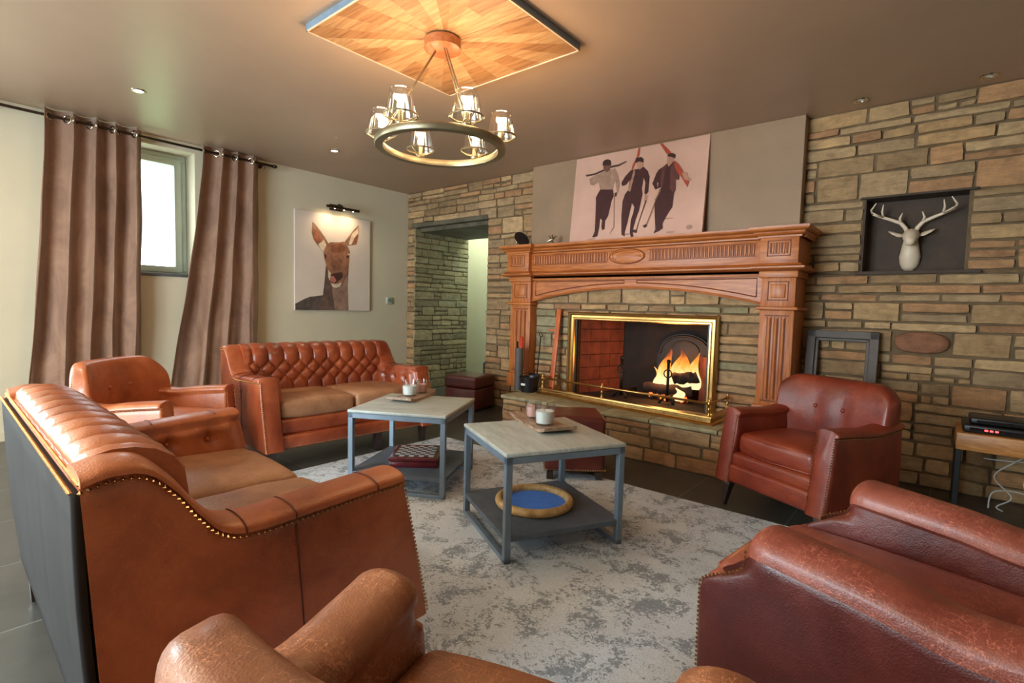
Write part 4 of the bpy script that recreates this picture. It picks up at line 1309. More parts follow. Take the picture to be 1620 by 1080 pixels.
# mouldings, following the projecting corner blocks
def moulding(name, prof, e=0.0):
    """prof: (out, z) from the body face; path around the three sides with breakfronts"""
    pth = [(-3.50, 4.47, -1, 0), (-3.50, 4.08, -1, -1), (-3.20, 4.08, 1, -1), (-3.20, 4.13, 1, -1), (-1.075, 4.13, -1, -1), (-1.075, 4.08, -1, -1), (-0.80, 4.08, 1, -1), (-0.80, 4.47, 1, 0)]
    b = MB(); vs = []; n = len(prof)
    for (x, y, sx, sy) in pth:
        for o_, z in prof:
            vs.append((x + sx * o_ - OX, y + sy * o_ - OY, z))
    fs = []
    for i in range(len(pth) - 1):
        for k in range(n - 1):
            fs.append((i * n + k, (i + 1) * n + k, (i + 1) * n + k + 1, i * n + k + 1))
    b.add(vs, fs, OK)
    return b
cr = [(-0.01, 1.70), (0.004, 1.70), (0.006, 1.712), (0.020, 1.718), (0.028, 1.730), (0.030, 1.738), (0.046, 1.744), (0.056, 1.752), (0.060, 1.762), (0.060, 1.775), (0.0, 1.778), (-.012, 1.778)]
b = moulding('x', cr); mbb(b, -3.52, -0.78, 4.14, 4.47, 1.70, 1.778, OK, .002, 1); b.build('shelf', mp, True, angle=35)
lw = [(-0.03, 1.465), (0.005, 1.465), (0.03, 1.474), (0.038, 1.482), (0.038, 1.492), (0.020, 1.500), (0.012, 1.510), (0.004, 1.516), (-0.01, 1.518)]
b = moulding('x', lw); mbb(b, -3.47, -.82, 4.15, 4.47, 1.466, 1.516, OK, .002, 1); b.build('lower_moulding', mp, True, angle=35)

# brass surround on the opening
br = thing('brass_surround', 'polished brass frame around the fireplace opening', 'fireplace surround', (-2.2, 4.205, HZ))
b = MB()
sec_ = [(0, 0), (0, .05), (.012, .058), (.024, .052), (.032, .036), (.050, .036), (.058, .048), (.068, .050), (.078, .030), (.078, 0)]
xo0, xo1, zo1 = -2.782 + 2.2, -1.362 + 2.2, 1.125 - HZ
corners = [(xo0, 0.0, 1, 0), (xo0, zo1, 1, -1), (xo1, zo1, -1, -1), (xo1, 0.0, -1, 0)]
vs = []
for (x, z, sx, sz) in corners:
    for o_, p_ in sec_: vs.append((x + sx * o_, 0.02 - p_, z + sz * o_))
n = len(sec_)
fs = [(i * n + k, (i + 1) * n + k, (i + 1) * n + (k + 1) % n, i * n + (k + 1) % n) for i in range(3) for k in range(n)]
b.add(vs, fs, M['brass']); b.build('frame', br, True, angle=40)
b = MB()
b.box(-2.706 + 2.2, -2.69 + 2.2, -0.01, 0.02, 0, 0.715, M['black']); b.box(-1.45 + 2.2, -1.434 + 2.2, -0.01, 0.02, 0, .715, M['black']); b.box(-2.706 + 2.2, -1.434 + 2.2, -0.01, .02, .712, .735, M['black'])
b.build('inner_edge', br)

# fender
fd = thing('fireplace_fender', 'low brass fender with a rail standing on the hearth before the fire', 'fender', (-2.12, 3.86, HZ))
fl, fr2, bl2, br2 = (-2.90, 3.95), (-1.27, 3.78), (-2.90, 4.20), (-1.26, 4.16)
path = [bl2, fl, fr2, br2]
P3 = lambda p, z: (p[0] + 2.12, p[1] - 3.86, z)
def sweep(mb, path, sec, mt):
    pts = [Vector((p[0] + 2.12, p[1] - 3.86)) for p in path]
    vs = []; n = len(sec)
    for i, p in enumerate(pts):
        if i == 0: dn = (pts[1] - p).normalized(); nn = Vector((-dn.y, dn.x)); off = nn
        elif i == len(pts) - 1: dn = (p - pts[i - 1]).normalized(); off = Vector((-dn.y, dn.x))
        else:
            d1 = (p - pts[i - 1]).normalized(); d2 = (pts[i + 1] - p).normalized()
            n1 = Vector((-d1.y, d1.x)); n2 = Vector((-d2.y, d2.x)); off = (n1 + n2); off /= off.dot(n1)
        for o_, z in sec: vs.append((p.x - off.x * o_, p.y - off.y * o_, z))
    fs = [(i * n + k, (i + 1) * n + k, (i + 1) * n + (k + 1) % n, i * n + (k + 1) % n) for i in range(len(pts) - 1) for k in range(n)]
    fs += [tuple(range(n)), tuple(range((len(pts) - 1) * n, len(pts) * n))]
    mb.add(vs, fs, mt)
b = MB()
sweep(b, path, [(-0.03, 0), (0.035, 0), (0.040, .008), (0.034, .016), (0.022, .022), (0.020, .046), (.028, .052), (.026, .062), (.010, .066), (-.03, .060)], M['brass'])
b.build('base_moulding', fd, True, angle=40)
b = MB()
mid = ((fl[0] * .58 + fr2[0] * .42), (fl[1] * .58 + fr2[1] * .42))
b.tube([P3(p, 0.155) for p in (bl2, fl, fr2, br2)], 0.009, M['brass'], 10)
b.build('rail', fd, True)
for p in (bl2, fl, mid, fr2, br2):
    b = MB(); q = P3(p, 0)
    b.lathe([(0.0005, .06), (.012, .06), (.014, .068), (.008, .075), (.007, .10), (.013, .108), (.007, .118), (.007, .138), (.016, .146), (.017, .158), (.012, .168), (.006, .172), (.009, .180), (.006, .188), (.0005, .190)], M['brass'], (q[0], q[1], 0), 14)
    b.build('post', fd, True)
b = MB()
dv = Vector((fr2[0] - fl[0], fr2[1] - fl[1])); L_ = dv.length; dv.normalize()
k = 0.02
while k < L_:
    p = (fl[0] + dv.x * k + dv.y * .021, fl[1] + dv.y * k - dv.x * .021)
    b.sphere(P3(p, 0.034), 0.0065, M['brass'], 6, 4); k += 0.02
b.build('beaded_edge', fd, True)

# fireback, andirons, logs, flames
fb = thing('fireback', 'arched cast iron fireback behind the flames', 'fireback', (-1.86, 4.795, HZ))
b = MB(); pts = [(-0.27, 0), (0.27, 0), (.27, .42)] + [(.25 * math.cos(R(a)), .44 + .17 * math.sin(R(a))) for a in range(0, 181, 12)] + [(-.27, .42)]
b.prism(pts, -0.02, 0.02, M['iron'], 'xz')
b.tube([(p[0] * .93, -0.02, .02 + p[1] * .93) for p in pts[1:]] , .012, M['iron'], 6)
b.tube([(.14 * math.cos(R(a)), -0.02, .44 + .10 * math.sin(R(a))) for a in range(0, 181, 15)], .008, M['iron'], 6)
b.build('plate', fb, True, angle=40)
cp = MB(); cp.bbox(-1.70, -1.60, 4.72, 4.76, HZ, HZ + 0.42, M['firered'], .006)
cp = MB(); cp.bbox(-0.13, .13, -.02, .02, 0, .42, M['firered'], .006); o = cp.build('fire_brick_panel', loc=(-1.56, 4.60, HZ)); o.rotation_euler = (0, 0, R(-40)); tag(o, 'reddish refractory panel at the right side of the fire', 'fire brick')
def andiron(label, x):
    t = thing('andiron', label, 'andiron', (x, 4.36, HZ), 0, 'iron fire dogs')
    b = MB()
    b.tube([(0, 0, 0.02), (0, 0, 0.36)], 0.013, M['iron'], 8)
    b.tube([(-.07, -.02, 0), (-.035, 0, .05), (0, 0, .075), (.035, 0, .05), (.07, -.02, 0)], .011, M['iron'], 8)
    b.tube([(0, 0, .06), (0, .3, .06), (0, .32, 0)], .012, M['iron'], 6)
    b.build('stand', t, True)
    b = MB()
    b.tube([(.035 * math.cos(R(a)), -.008, .27 + .035 * math.sin(R(a))) for a in range(0, 361, 20)], .006, M['iron'], 6, False)
    b.sphere((0, 0, .375), .02, M['iron']); b.build('ring_finial', t, True)
andiron('iron fire dog standing in front of the flames', -1.835)
andiron('iron fire dog in the dark left side of the firebox', -2.29)
def log(label, p0, p1, r, mt):
    b = MB(); P0, P1 = Vector(p0), Vector(p1); c_ = (P0 + P1) / 2
    n = 10; pts = [P0.lerp(P1, i / n) - c_ + Vector((0, 0, .006 * math.sin(i * 1.3))) for i in range(n + 1)]
    b.tube(pts, [r * (1 + .1 * math.sin(i * 2.1)) for i in range(n + 1)], mt, 10)
    tag(b.build('firewood_log', None, True, loc=c_, angle=50), label, 'log', 'burning logs')
log('charred log lying low under the flames', (-2.12, 4.50, HZ + .105), (-1.70, 4.58, HZ + .10), .045, M['charred'])
log('charred log propped steeply in the middle of the flames', (-1.84, 4.47, HZ + .215), (-1.64, 4.55, HZ + .24), .05, M['charred'])
log('charred log at the back of the fire against the fireback', (-2.1, 4.70, HZ + .12), (-1.7, 4.68, HZ + .13), .05, M['charred'])
b = MB()
for i in range(60):
    a = rs.random() * 2 * PI; r_ = rs.random() ** .5
    b.sphere((.20 * r_ * math.cos(a), .09 * r_ * math.sin(a), .018 + .02 * rs.random()), .014 + .012 * rs.random(), emis('ember', (1.0, 0.18, 0.03, 1), 1.2) if i == 0 else bpy.data.materials['ember'] if i % 3 == 1 else M['charred'], 6, 4)
o = b.build('embers', loc=(-1.88, 4.54, HZ)); tag(o, 'glowing orange embers on the firebox floor', 'embers'); o['kind'] = 'stuff'
def flame(label, x, y, z, h, r, seed):
    mb = MB(); nu, nv = 16, 22
    hh = {}
    def fn(u, v):
        a = 2 * PI * u
        rad = r * (math.sin(PI * min(1, (v * 0.92 + .08)) ** .62)) ** .9 * (1 - .25 * v)
        sway = 0.035 * v * math.sin(v * 6 + seed * 2.1) + .02 * v * noise.noise(Vector((seed, v * 3, 0)))
        wob = 1 + .25 * noise.noise(Vector((math.cos(a) * 1.3 + seed, math.sin(a) * 1.3, v * 4)))
        return Vector((rad * wob * math.cos(a) + sway, rad * wob * .6 * math.sin(a), h * v))
    mb.grid(fn, nu, nv, M['flame'], True)
    for i, f in enumerate(mb.f):
        vz = sum(mb.v[k][2] for k in f) / len(f) / h
        g = 0.85 - 0.75 * vz ** 1.2
        mb.col[i] = (g, g, g, 1)
    o = mb.build('flame', None, True, 'heat', (x, y, z))
    tag(o, label, 'flame', 'flames of the open fire')
flame('tallest flame rising left of the fire dog', -1.94, 4.57, HZ + .08, .42, .07, 1.0)
flame('broad flame right of the fire dog', -1.79, 4.59, HZ + .10, .40, .075, 2.3)
flame('flame at the right end of the fire', -1.69, 4.61, HZ + .12, .34, .06, 3.9)
flame('short flame at the left end of the fire', -2.02, 4.56, HZ + .08, .22, .05, 5.2)
flame('narrow flame behind the iron fire dog', -1.86, 4.64, HZ + .10, .33, .06, 6.6)
flame('small low flame at the front of the fire', -1.78, 4.48, HZ + .02, .12, .06, 8.1)

# tools at the left of the hearth
t = thing('match_canister', 'tall dark grey cylinder on the hearth holding red rolls', 'canister', (-3.22, 3.98, HZ))
b = MB(); b.lathe([(.0005, 0), (.042, 0), (.042, .42), (.038, .42), (.038, .01), (.0005, .01)], M['darkgrey'], n=24); b.build('tube', t, True, angle=40)
rl = MB(); rl.tube([(0.012, 0.0, .02), (0.025, 0.005, .53)], .017, M['redstick'], 10); tag(rl.build('firelighter_roll', None, True, loc=(-3.22, 3.98, HZ + .0)), 'bright red roll sticking out of the dark cylinder', 'firelighter')
rl = MB(); rl.tube([(-0.02, 0.0, .02), (-0.028, 0.005, .48)], .009, M['iron'], 8); tag(rl.build('fire_poker', None, True, loc=(-3.22, 3.98, HZ)), 'dark iron poker standing in the tall cylinder', 'poker')
t = thing('coal_bucket', 'low black bucket beside the tall grey cylinder on the hearth', 'bucket', (-3.07, 3.955, HZ))
b = MB(); b.lathe([(.0005, 0), (.07, 0), (.095, .15), (.09, .15), (.066, .01), (.0005, .01)], M['black'], n=24); b.build('pail', t, True, angle=40)
b = MB(); b.tube([(.093 * math.cos(R(a)), .0, .145 + .04 * math.sin(R(a))) for a in range(0, 181, 15)], .004, M['iron'], 6); b.build('bail_handle', t, True)
b = MB(); b.bbox(-.025, .025, -.092, -.082, .07, .09, M['white_plastic'], .002); b.build('paper_sticker', t)
t = thing('fire_shovel', 'black fire shovel with a ring handle leaning on the stone', 'shovel', (-3.10, 4.12, HZ))
b = MB(); b.tube([(0.04, -.05, .16), (0.0, .05, .53)], .006, M['iron'], 8); b.tube([(0 + .018 * math.sin(R(a)), .05 + .01 * math.cos(R(a)), .55 - .02 * math.cos(R(a))) for a in range(0, 361, 24)], .005, M['iron'], 6, False); b.build('handle', t, True)
b = MB(); b.bbox(-.055, .075, -.10, -.085, 0.0, .17, M['iron'], .006, fn=lambda p: Vector((p.x, p.y + p.z * .25, p.z))); b.build('blade', t, True, angle=40)
b = MB(); b.bbox(-.026, .026, -.011, .011, 0, .82, woodmat('plank_wood', rgb(150, 66, 26), rgb(186, 92, 44), rgb(204, 112, 60), (14, 14, 1.2)), .004)
b.bbox(-.10, -.02, -.008, .010, .60, .62, bpy.data.materials['plank_wood'], .003)
o = b.build('wooden_batten', None, True, loc=(-2.885, 4.07, HZ), angle=40); o.rotation_euler = (R(-8.5), R(-0.9), 0); tag(o, 'long reddish wooden batten leaning on the stone left of the brass frame', 'wooden batten')
t = thing('log_bin', 'small dark grey metal bin in the doorway behind the leather cube', 'bin', (-4.25, 4.72, 0))
b = MB(); b.lathe([(.0005, 0), (.10, 0), (.11, .46), (.105, .46), (.095, .01), (.0005, .01)], M['darkgrey'], n=20); b.build('body', t, True, angle=40)
b = MB(); b.tube([(.108 * math.cos(R(a)), 0, .46 + .06 * math.sin(R(a))) for a in range(0, 181, 15)], .005, M['iron'], 6); b.build('handle', t, True)

# things on the mantel shelf
SH = 1.778
t = thing('black_disc', 'round black dish leaning at the left end of the mantel shelf', 'dish', (-3.45, 4.25, SH), R(72))
b = MB(); b.lathe([(.0005, -.006), (.07, -.004), (.088, .006), (.090, .012), (.085, .012), (.068, .003), (.0005, 0)], M['black'], n=40)
o = b.build('disc', t, True, angle=50); o.rotation_euler = (R(62), 0, 0); o.location = (0, 0, .083)
b = MB(); b.torus((0, 0, .010), .088, .003, M['chrome'], 40, 6); r_ = b.build('rim', o, True)
t = thing('metal_star', 'small shiny silver star ornament on the mantel shelf', 'ornament', (-3.03, 4.22, SH))
b = MB(); b.sphere((0, 0, .055), .012, M['chrome'])
for i in range(22):
    a = rs.random() * 2 * PI; e_ = math.asin(rs.random() * 2 - 1); r_ = .06
    dvv = Vector((math.cos(a) * math.cos(e_), math.sin(a) * math.cos(e_), math.sin(e_)))
    b.tube([Vector((0, 0, .055)), Vector((0, 0, .055)) + dvv * (r_ if dvv.z > -.9 else .05)], [.007, .0012], M['chrome'], 5)
b.build('spikes', t)

# canvas of the skiers leaning on the chimney breast
def art_materials(prefix, table): return {k: plain(prefix + k, c, 0.75, 0, v, sc_) for k, (c, v, sc_) in table.items()}
ski_m = art_materials('ski_print_', {'k': (rgb(62, 22, 20), .12, 20), 'shirt': (rgb(150, 116, 98), .12, 20), 'ski': (rgb(66, 40, 32), .1, 20), 'face_dark': (rgb(104, 66, 52), .1, 20), 'face': (rgb(168, 122, 100), .1, 20), 'hat': (rgb(52, 22, 18), .1, 20), 'pole': (rgb(128, 92, 72), .1, 20), 'ski_red': (rgb(158, 62, 36), .12, 20), 'jacket': (rgb(92, 46, 42), .12, 20), 'paper': (rgb(196, 154, 136), .05, 2.5)})
def ear_fill(mb, pts, to3, mt):
    mb.add([to3(u, v) for u, v in pts], [tuple(range(len(pts)))], mt)
cv = thing('skier_canvas', 'large canvas print of three skiers carrying skis, leaning above the mantel', 'picture', (-2.87, 4.28, SH))
b = MB()
CW, CH = 1.30, 0.845
b.bbox(0, CW, 0, 0.03, 0, CH, ski_m['paper'], .002, 1)
lay = 0.0006
for i, (kind, pts) in enumerate(SKI_ART):
    dpt = -0.0006 - 0.00025 * i
    v_ = [(max(0.002, min(CW - .002, u)), dpt, max(.002, min(CH - .002, v - .008))) for u, v in pts]
    b.add(v_, [tuple(range(len(v_)))], ski_m[kind])
sm = plain('ski_print_smudge', rgb(160, 122, 106), .75)
for (u, v, ru, rv) in ((1.19, .08, .03, .02), (1.03, .05, .04, .01), (1.0, .17, .05, .006), (.62, .06, .03, .008), (.25, .04, .05, .006)):
    b.add([(u + ru * math.cos(2 * PI * k / 12), -0.0005, v + rv * math.sin(2 * PI * k / 12)) for k in range(12)], [tuple(range(12))], sm)
o = b.build('canvas', cv); o.rotation_euler = (-math.atan2(.09, .84), 0, 0)
b = MB(); b.bbox(0.02, CW - .02, .03, .045, 0.02, 0.05, M['oak'], .002); b.bbox(0.02, CW - .02, .03, .045, CH - .05, CH - .02, M['oak'], .002)
o = b.build('stretcher_bar', cv); o.rotation_euler = (-math.atan2(.09, .84), 0, 0)

# deer picture
dm = art_materials('deer_print_', {'neck': (rgb(92, 70, 62), .25, 12), 'neck_light': (rgb(140, 108, 92), .2, 12), 'back_fur': (rgb(78, 66, 62), .25, 14), 'ear': (rgb(138, 100, 76), .2, 14), 'ear_in': (rgb(146, 84, 56), .25, 14), 'pale': (rgb(206, 184, 160), .1, 20), 'head': (rgb(142, 94, 68), .18, 14), 'brow': (rgb(124, 72, 48), .2, 14), 'muzzle': (rgb(126, 80, 60), .2, 14), 'dark': (rgb(66, 36, 30), .1, 20), 'tongue': (rgb(186, 110, 98), .1, 20), 'paper': (rgb(206, 190, 178), .03, 2)})
t = thing('deer_picture', 'canvas picture of a deer licking its nose on the left wall', 'picture', (WX, 3.39, 1.06))
b = MB(); b.bbox(0.001, 0.03, -0.495, 0.485, 0, 1.125, dm['paper'], .002, 1)
for i, (kind, pts) in enumerate(DEER_ART):
    b.add([(0.0306 + .0003 * i, max(-.493, min(.483, y - 3.39)), max(.003, z - 1.06)) for y, z in pts], [tuple(range(len(pts)))], dm[kind])
b.build('canvas', t)
t = thing('picture_light', 'dark brass picture light mounted above the deer canvas', 'picture light', (WX, 3.42, 2.26))
b = MB(); b.bbox(0, .02, -.09, .07, -.02, .05, M['rod'], .004); b.tube([(.02, -.01, .02), (.08, -.01, .05), (.15, -.01, .02), (.17, -.01, -.01)], .007, M['rod'], 8); b.build('arm', t, True, angle=40)
b = MB(); b.tube([(.17, -.22, -.01), (.17, .2, -.01)], .016, M['rod'], 12); b.build('lamp_bar', t, True, angle=40)
for y in (-.12, 0.0, .12):
    b = MB(); b.sphere((.168, y, -.024), .008, M['spot'], 8, 6); b.build('led', t, True)
for y in (-.14, 0.12):
    light('picture_lamp', 'SPOT', (WX + .175, 3.42 + y, 2.225), 5, (1.0, 0.76, 0.46), .03, (0, 28, 0), spot=150, blend=1.0)
t = thing('thermostat', 'small grey wall thermostat beside the deer picture', 'thermostat', (WX, 4.19, 1.20))
b = MB(); b.bbox(0, .02, -.045, .045, -.045, .045, plain('therm_case', rgb(176, 176, 166), .5), .004); b.build('case', t, True, angle=40)
b = MB(); b.bbox(.018, .022, -.028, .028, -.02, .028, plain('therm_screen', rgb(96, 128, 116), .3), .002); b.build('screen', t)

# ------------------------------------------------------------ curtains
RX, RZ = -5.50, 2.565
t = thing('curtain_rod', 'thin dark curtain rod across the window wall under the ceiling', 'curtain rod', (RX, 1.0, RZ))
b = MB(); b.tube([(0, -2.3, 0), (0, 1.62, 0)], .011, M['rod'], 10); b.build('pole', t, True)
b = MB(); b.lathe([(.0005, 0), (.017, .0), (.02, .02), (.014, .04), (.0005, .045)], M['rod'], n=12)
b.v = [(p[0], 1.61 + p[2], p[1]) for p in b.v]; b.build('finial', t, True)
for y in (1.52, -.52):
    b = MB(); b.tube([(-.115, y, -.0), (0, y, -.014)], .007, M['rod'], 8); b.tube([(-.118, y, 0), (-.108, y, 0)], .028, M['rod'], 14); b.tube([(0, y, -.014), (.0, y, -.05)], .006, M['rod'], 6); b.build('bracket', t, True, angle=40)
def curtain(label, ytop, ybot, folds, phase, amp=0.05, seed=0, rings=None):
    t = thing('curtain', label, 'curtain', (RX, (ytop[0] + ytop[1]) / 2, 0), 0, 'brown suede eyelet curtains')
    yc = (ytop[0] + ytop[1]) / 2
    top = RZ + 0.055
    nu, nv = 160, 50
    def f(u, v, off=0):
        z = 0.02 + (top - .02) * v
        k = (1 - v) ** 1.3
        y = (ytop[0] + (ytop[1] - ytop[0]) * u) * (1 - k) + (ybot[0] + (ybot[1] - ybot[0]) * u) * k
        ph = 2 * PI * folds * (u + .02 * math.sin(7 * u + seed)) + phase
        a = amp * (0.75 + .45 * noise.noise(Vector((u * 3 + seed, v * .8, 1))))
        x = a * math.sin(ph) + 0.018 * noise.noise(Vector((u * 8, v * 4, seed))) * (1.2 - v)
        x += 0.012 * math.sin(ph * 2.3 + v * 3) * (1 - v)
        y += 0.018 * math.cos(ph) * 1 + .01 * noise.noise(Vector((u * 5, v * 5, seed + 7)))
        return Vector((x + off, y - yc, z))
    mb = MB(); mb.grid(lambda u, v: f(u, v), nu, nv, M['curtain'])
    o = mb.build('fabric', t, True)
    sd = o.modifiers.new('thickness', 'SOLIDIFY'); sd.thickness = 0.004
    for k in range(int(folds * 2)):
        u = (k * PI - phase) / (2 * PI * folds)
        if 0.02 < u < .98:
            p = f(u, (RZ - .02) / (top - .02)); q = f(u + .004, (RZ - .02) / (top - .02))
            dvv = (q - p).normalized(); nn = Vector((dvv.y, -dvv.x, 0))
            g = MB(); g.tube([Vector((.028 * math.cos(R(a)) * dvv.x, .028 * math.cos(R(a)) * dvv.y, .028 * math.sin(R(a)))) + nn * .0 for a in range(0, 361, 20)], .009, M['chrome'], 8, False)
            gg = g.build('eyelet', t, True); gg.location = (p.x, p.y, RZ)
    return t
curtain('left brown suede curtain, the wider one, gathered beside the window', (0.80, 1.47), (0.62, 1.42), 4.5, 0.6, .05, 2)
curtain('right brown suede curtain, the narrower one, between the window and the deer picture', (1.93, 2.48), (1.57, 2.46), 3.5, 1.3, .05, 9)

# ------------------------------------------------------------ ceiling panel and chandelier
PXc, PYc, PH = -2.18, 1.99, 0.525
pn = thing('ceiling_panel', 'square dropped ceiling panel of starburst wood planks around the chandelier', 'ceiling panel', (PXc, PYc, CZ))
b = MB(); b.box(-PH, PH, -PH, PH, -0.035, -0.0005, M['steel_grey']); b.build('panel_edge', pn)
b = MB()
woods = []
for i, (d_, m_, l_) in enumerate(((rgb(132, 92, 58), rgb(160, 118, 78), rgb(178, 138, 96)), (rgb(142, 102, 66), rgb(168, 128, 86), rgb(186, 148, 104)), (rgb(120, 78, 48), rgb(150, 106, 66), rgb(170, 126, 84)), (rgb(150, 110, 72), rgb(174, 136, 94), rgb(190, 154, 112)))):
    woods.append([woodmat('plank_%d_%d' % (i, k), d_, m_, l_, (1.3, 16, 16), .5, 3, (0, 0, -R(k * 22.5))) for k in range(8)])
def edgept(a):
    c, s = math.cos(a), math.sin(a); k = (PH - .008) / max(abs(c), abs(s)); return (c * k, s * k)
angs = [R(a) for a in (0, 15, 32, 45, 58, 75)] 
angs = [R(q * 90 + a) for q in range(4) for a in (-9, 9, 27, 40, 50, 63)]
for i in range(len(angs)):
    a0, a1 = angs[i], angs[(i + 1) % len(angs)]
    if a1 < a0: a1 += 2 * PI
    am = (a0 + a1) / 2
    dirk = int(round(math.degrees(am) / 22.5)) % 8
    kind = i % 6
    ps = [(0, 0), edgept(a0)]
    for q in range(4):
        ca_ = R(45 + 90 * q)
        for cc_ in (ca_, ca_ + 2 * PI):
            if a0 < cc_ < a1: ps.append(edgept(cc_))
    ps.append(edgept(a1))
    mtw = woods[(1, 0, 3, 2, 0, 1)[kind]][dirk]
    z = -0.036 - .0006 * (i % 2)
    if kind in (1, 2, 4, 5):
        # split across: inner wedge and an outer board laid crosswise
        f_ = 0.62 if kind in (1, 5) else 0.78
        pin = [(0, 0)] + [(p[0] * f_, p[1] * f_) for p in ps[1:]]
        b.add([(p[0], p[1], z - .0008) for p in pin], [tuple(range(len(pin)))], mtw)
        b.add([(p[0], p[1], z) for p in ps], [tuple(range(len(ps)))], woods[(0, 2, 1, 3, 1, 2)[kind]][(dirk + 4) % 8])
    else:
        b.add([(p[0], p[1], z) for p in ps], [tuple(range(len(ps)))], mtw)
b.build('wood_veneer', pn)
b = MB()
for s in (-1, 1):
    b.box(-PH, PH, s * PH - .004 - .004 * s, s * PH + .004 - .004 * s, -.04, -.034, M['white_resin']); b.box(s * PH - .004 - .004 * s, s * PH + .004 - .004 * s, -PH, PH, -.04, -.034, M['white_resin'])
b.build('edge_bead', pn)

ch = thing('chandelier', 'round metal ring chandelier with six glass shades hanging from the wood panel', 'chandelier', (-2.18, 1.965, 0))
b = MB(); b.lathe([(.0005, 2.53), (.085, 2.53), (.10, 2.536), (.10, 2.582), (.09, 2.589), (.0005, 2.589)], woodmat('canopy_wood', rgb(120, 66, 34), rgb(150, 88, 50), rgb(170, 106, 64), (6, 6, 6)), n=40); b.build('canopy', ch, True, angle=40)
pewter = plain('pewter', rgb(150, 138, 112), .35, .85, .08, 8)
RR, RZc = .335, 2.02
b = MB(); b.lathe([(RR - .022, RZc - .018), (RR + .018, RZc - .018), (RR + .022, RZc - .012), (RR + .022, RZc + .012), (RR + .018, RZc + .018), (RR - .022, RZc + .018), (RR - .026, RZc)], pewter, n=80, closed=True); b.build('ring', ch, True, angle=40)
for k in range(3):
    a = R(100 + 120 * k)
    b = MB()
    for o_ in (-.012, .012):
        ex, ey = -math.sin(a) * o_, math.cos(a) * o_
        b.tube([(RR * math.cos(a) * .98 + ex, RR * math.sin(a) * .98 + ey, RZc + .05), (.035 * math.cos(a) + ex * .6, .035 * math.sin(a) + ey * .6, 2.535)], .0028, pewter, 6)
    b.tube([(RR * math.cos(a), RR * math.sin(a), RZc), (RR * math.cos(a) * .98, RR * math.sin(a) * .98, RZc + .055)], .008, pewter, 8)
    b.tube([(RR * math.cos(a) + .022 * math.cos(R(q)) * -math.sin(a), RR * math.sin(a) + .022 * math.cos(R(q)) * math.cos(a), RZc + .03 + .022 * math.sin(R(q))) for q in range(0, 361, 24)], .004, pewter, 6, False)
    b.build('hanger', ch, True)
for k in range(6):
    a = R(40 + 60 * k); cx_, cy_ = .327 * math.cos(a), .327 * math.sin(a)
    b = MB()
    b.lathe([(.0005, RZc + .018), (.022, RZc + .018), (.024, RZc + .028), (.014, RZc + .034), (.014, RZc + .085), (.0005, RZc + .087)], pewter, (cx_, cy_, 0), 16)
    for q in range(3):
        aa = R(120 * q) + a
        b.tube([(cx_ + .014 * math.cos(aa), cy_ + .014 * math.sin(aa), RZc + .035), (cx_ + .045 * math.cos(aa), cy_ + .045 * math.sin(aa), RZc + .04), (cx_ + .082 * math.cos(aa), cy_ + .082 * math.sin(aa), RZc + .062)], .003, pewter, 6)
    b.torus((cx_, cy_, RZc + .065), .083, .0045, pewter, 32, 6)
    ho = b.build('lamp_holder', ch, True, angle=50)
    b = MB(); b.lathe([(.080, RZc + .066), (.054, RZc + .185), (.051, RZc + .185), (.077, RZc + .066)], M['glass_cup'], (cx_, cy_, 0), 28, True); b.torus((cx_, cy_, RZc + .185), .0525, .0022, M['glass_cup'], 28, 6); b.build('glass_shade', ho, True, angle=50)
    b = MB(); b.lathe([(.0005, RZc + .087), (.009, RZc + .088), (.017, RZc + .108), (.016, RZc + .125), (.006, RZc + .152), (.0005, RZc + .157)], M['bulb'], (cx_, cy_, 0), 14); b.build('bulb', ho, True)
    light('bulb_light', 'POINT', (-2.18 + cx_, 1.965 + cy_, RZc + .17), 4.5, WARM, .03)

SPOTS = [(-4.52, 1.18, 'glowing recessed ceiling spotlight near the left curtain', 1), (-4.65, 2.81, 'glowing recessed ceiling spotlight above the far sofa', 1), (-0.53, 4.31, 'unlit recessed ceiling spotlight above the stone wall beside the chimney breast', 0), (0.12, 4.33, 'unlit recessed ceiling spotlight at the right end of the stone wall', 0)]
for x, y, lb, on_ in SPOTS:
    t = thing('recessed_spotlight', lb, 'spotlight', (x, y, CZ), 0, 'recessed ceiling spotlights')
    b = MB(); b.lathe([(.030, -.001), (.030, -.006), (.044, -.007), (.048, -.001)], M['chrome'], n=28, closed=True); b.build('trim_ring', t, True, angle=40)
    b = MB(); b.lathe([(.0005, -.003), (.030, -.003), (.030, -.0015), (.0005, -.0015)], M['spot'] if on_ else M['white_plastic'], n=24); b.build('lamp', t, True)
    if on_: light('spot_light', 'SPOT', (x, y, CZ - .02), 14, (1.0, .78, .52), .04, (0, 0, 0), spot=100, blend=.8)

# ------------------------------------------------------------ right side
t = thing('stag_head', 'white resin stag head with antlers hanging in the stone niche', 'wall ornament', (-0.215, WY + .16, 1.47))
b = MB()
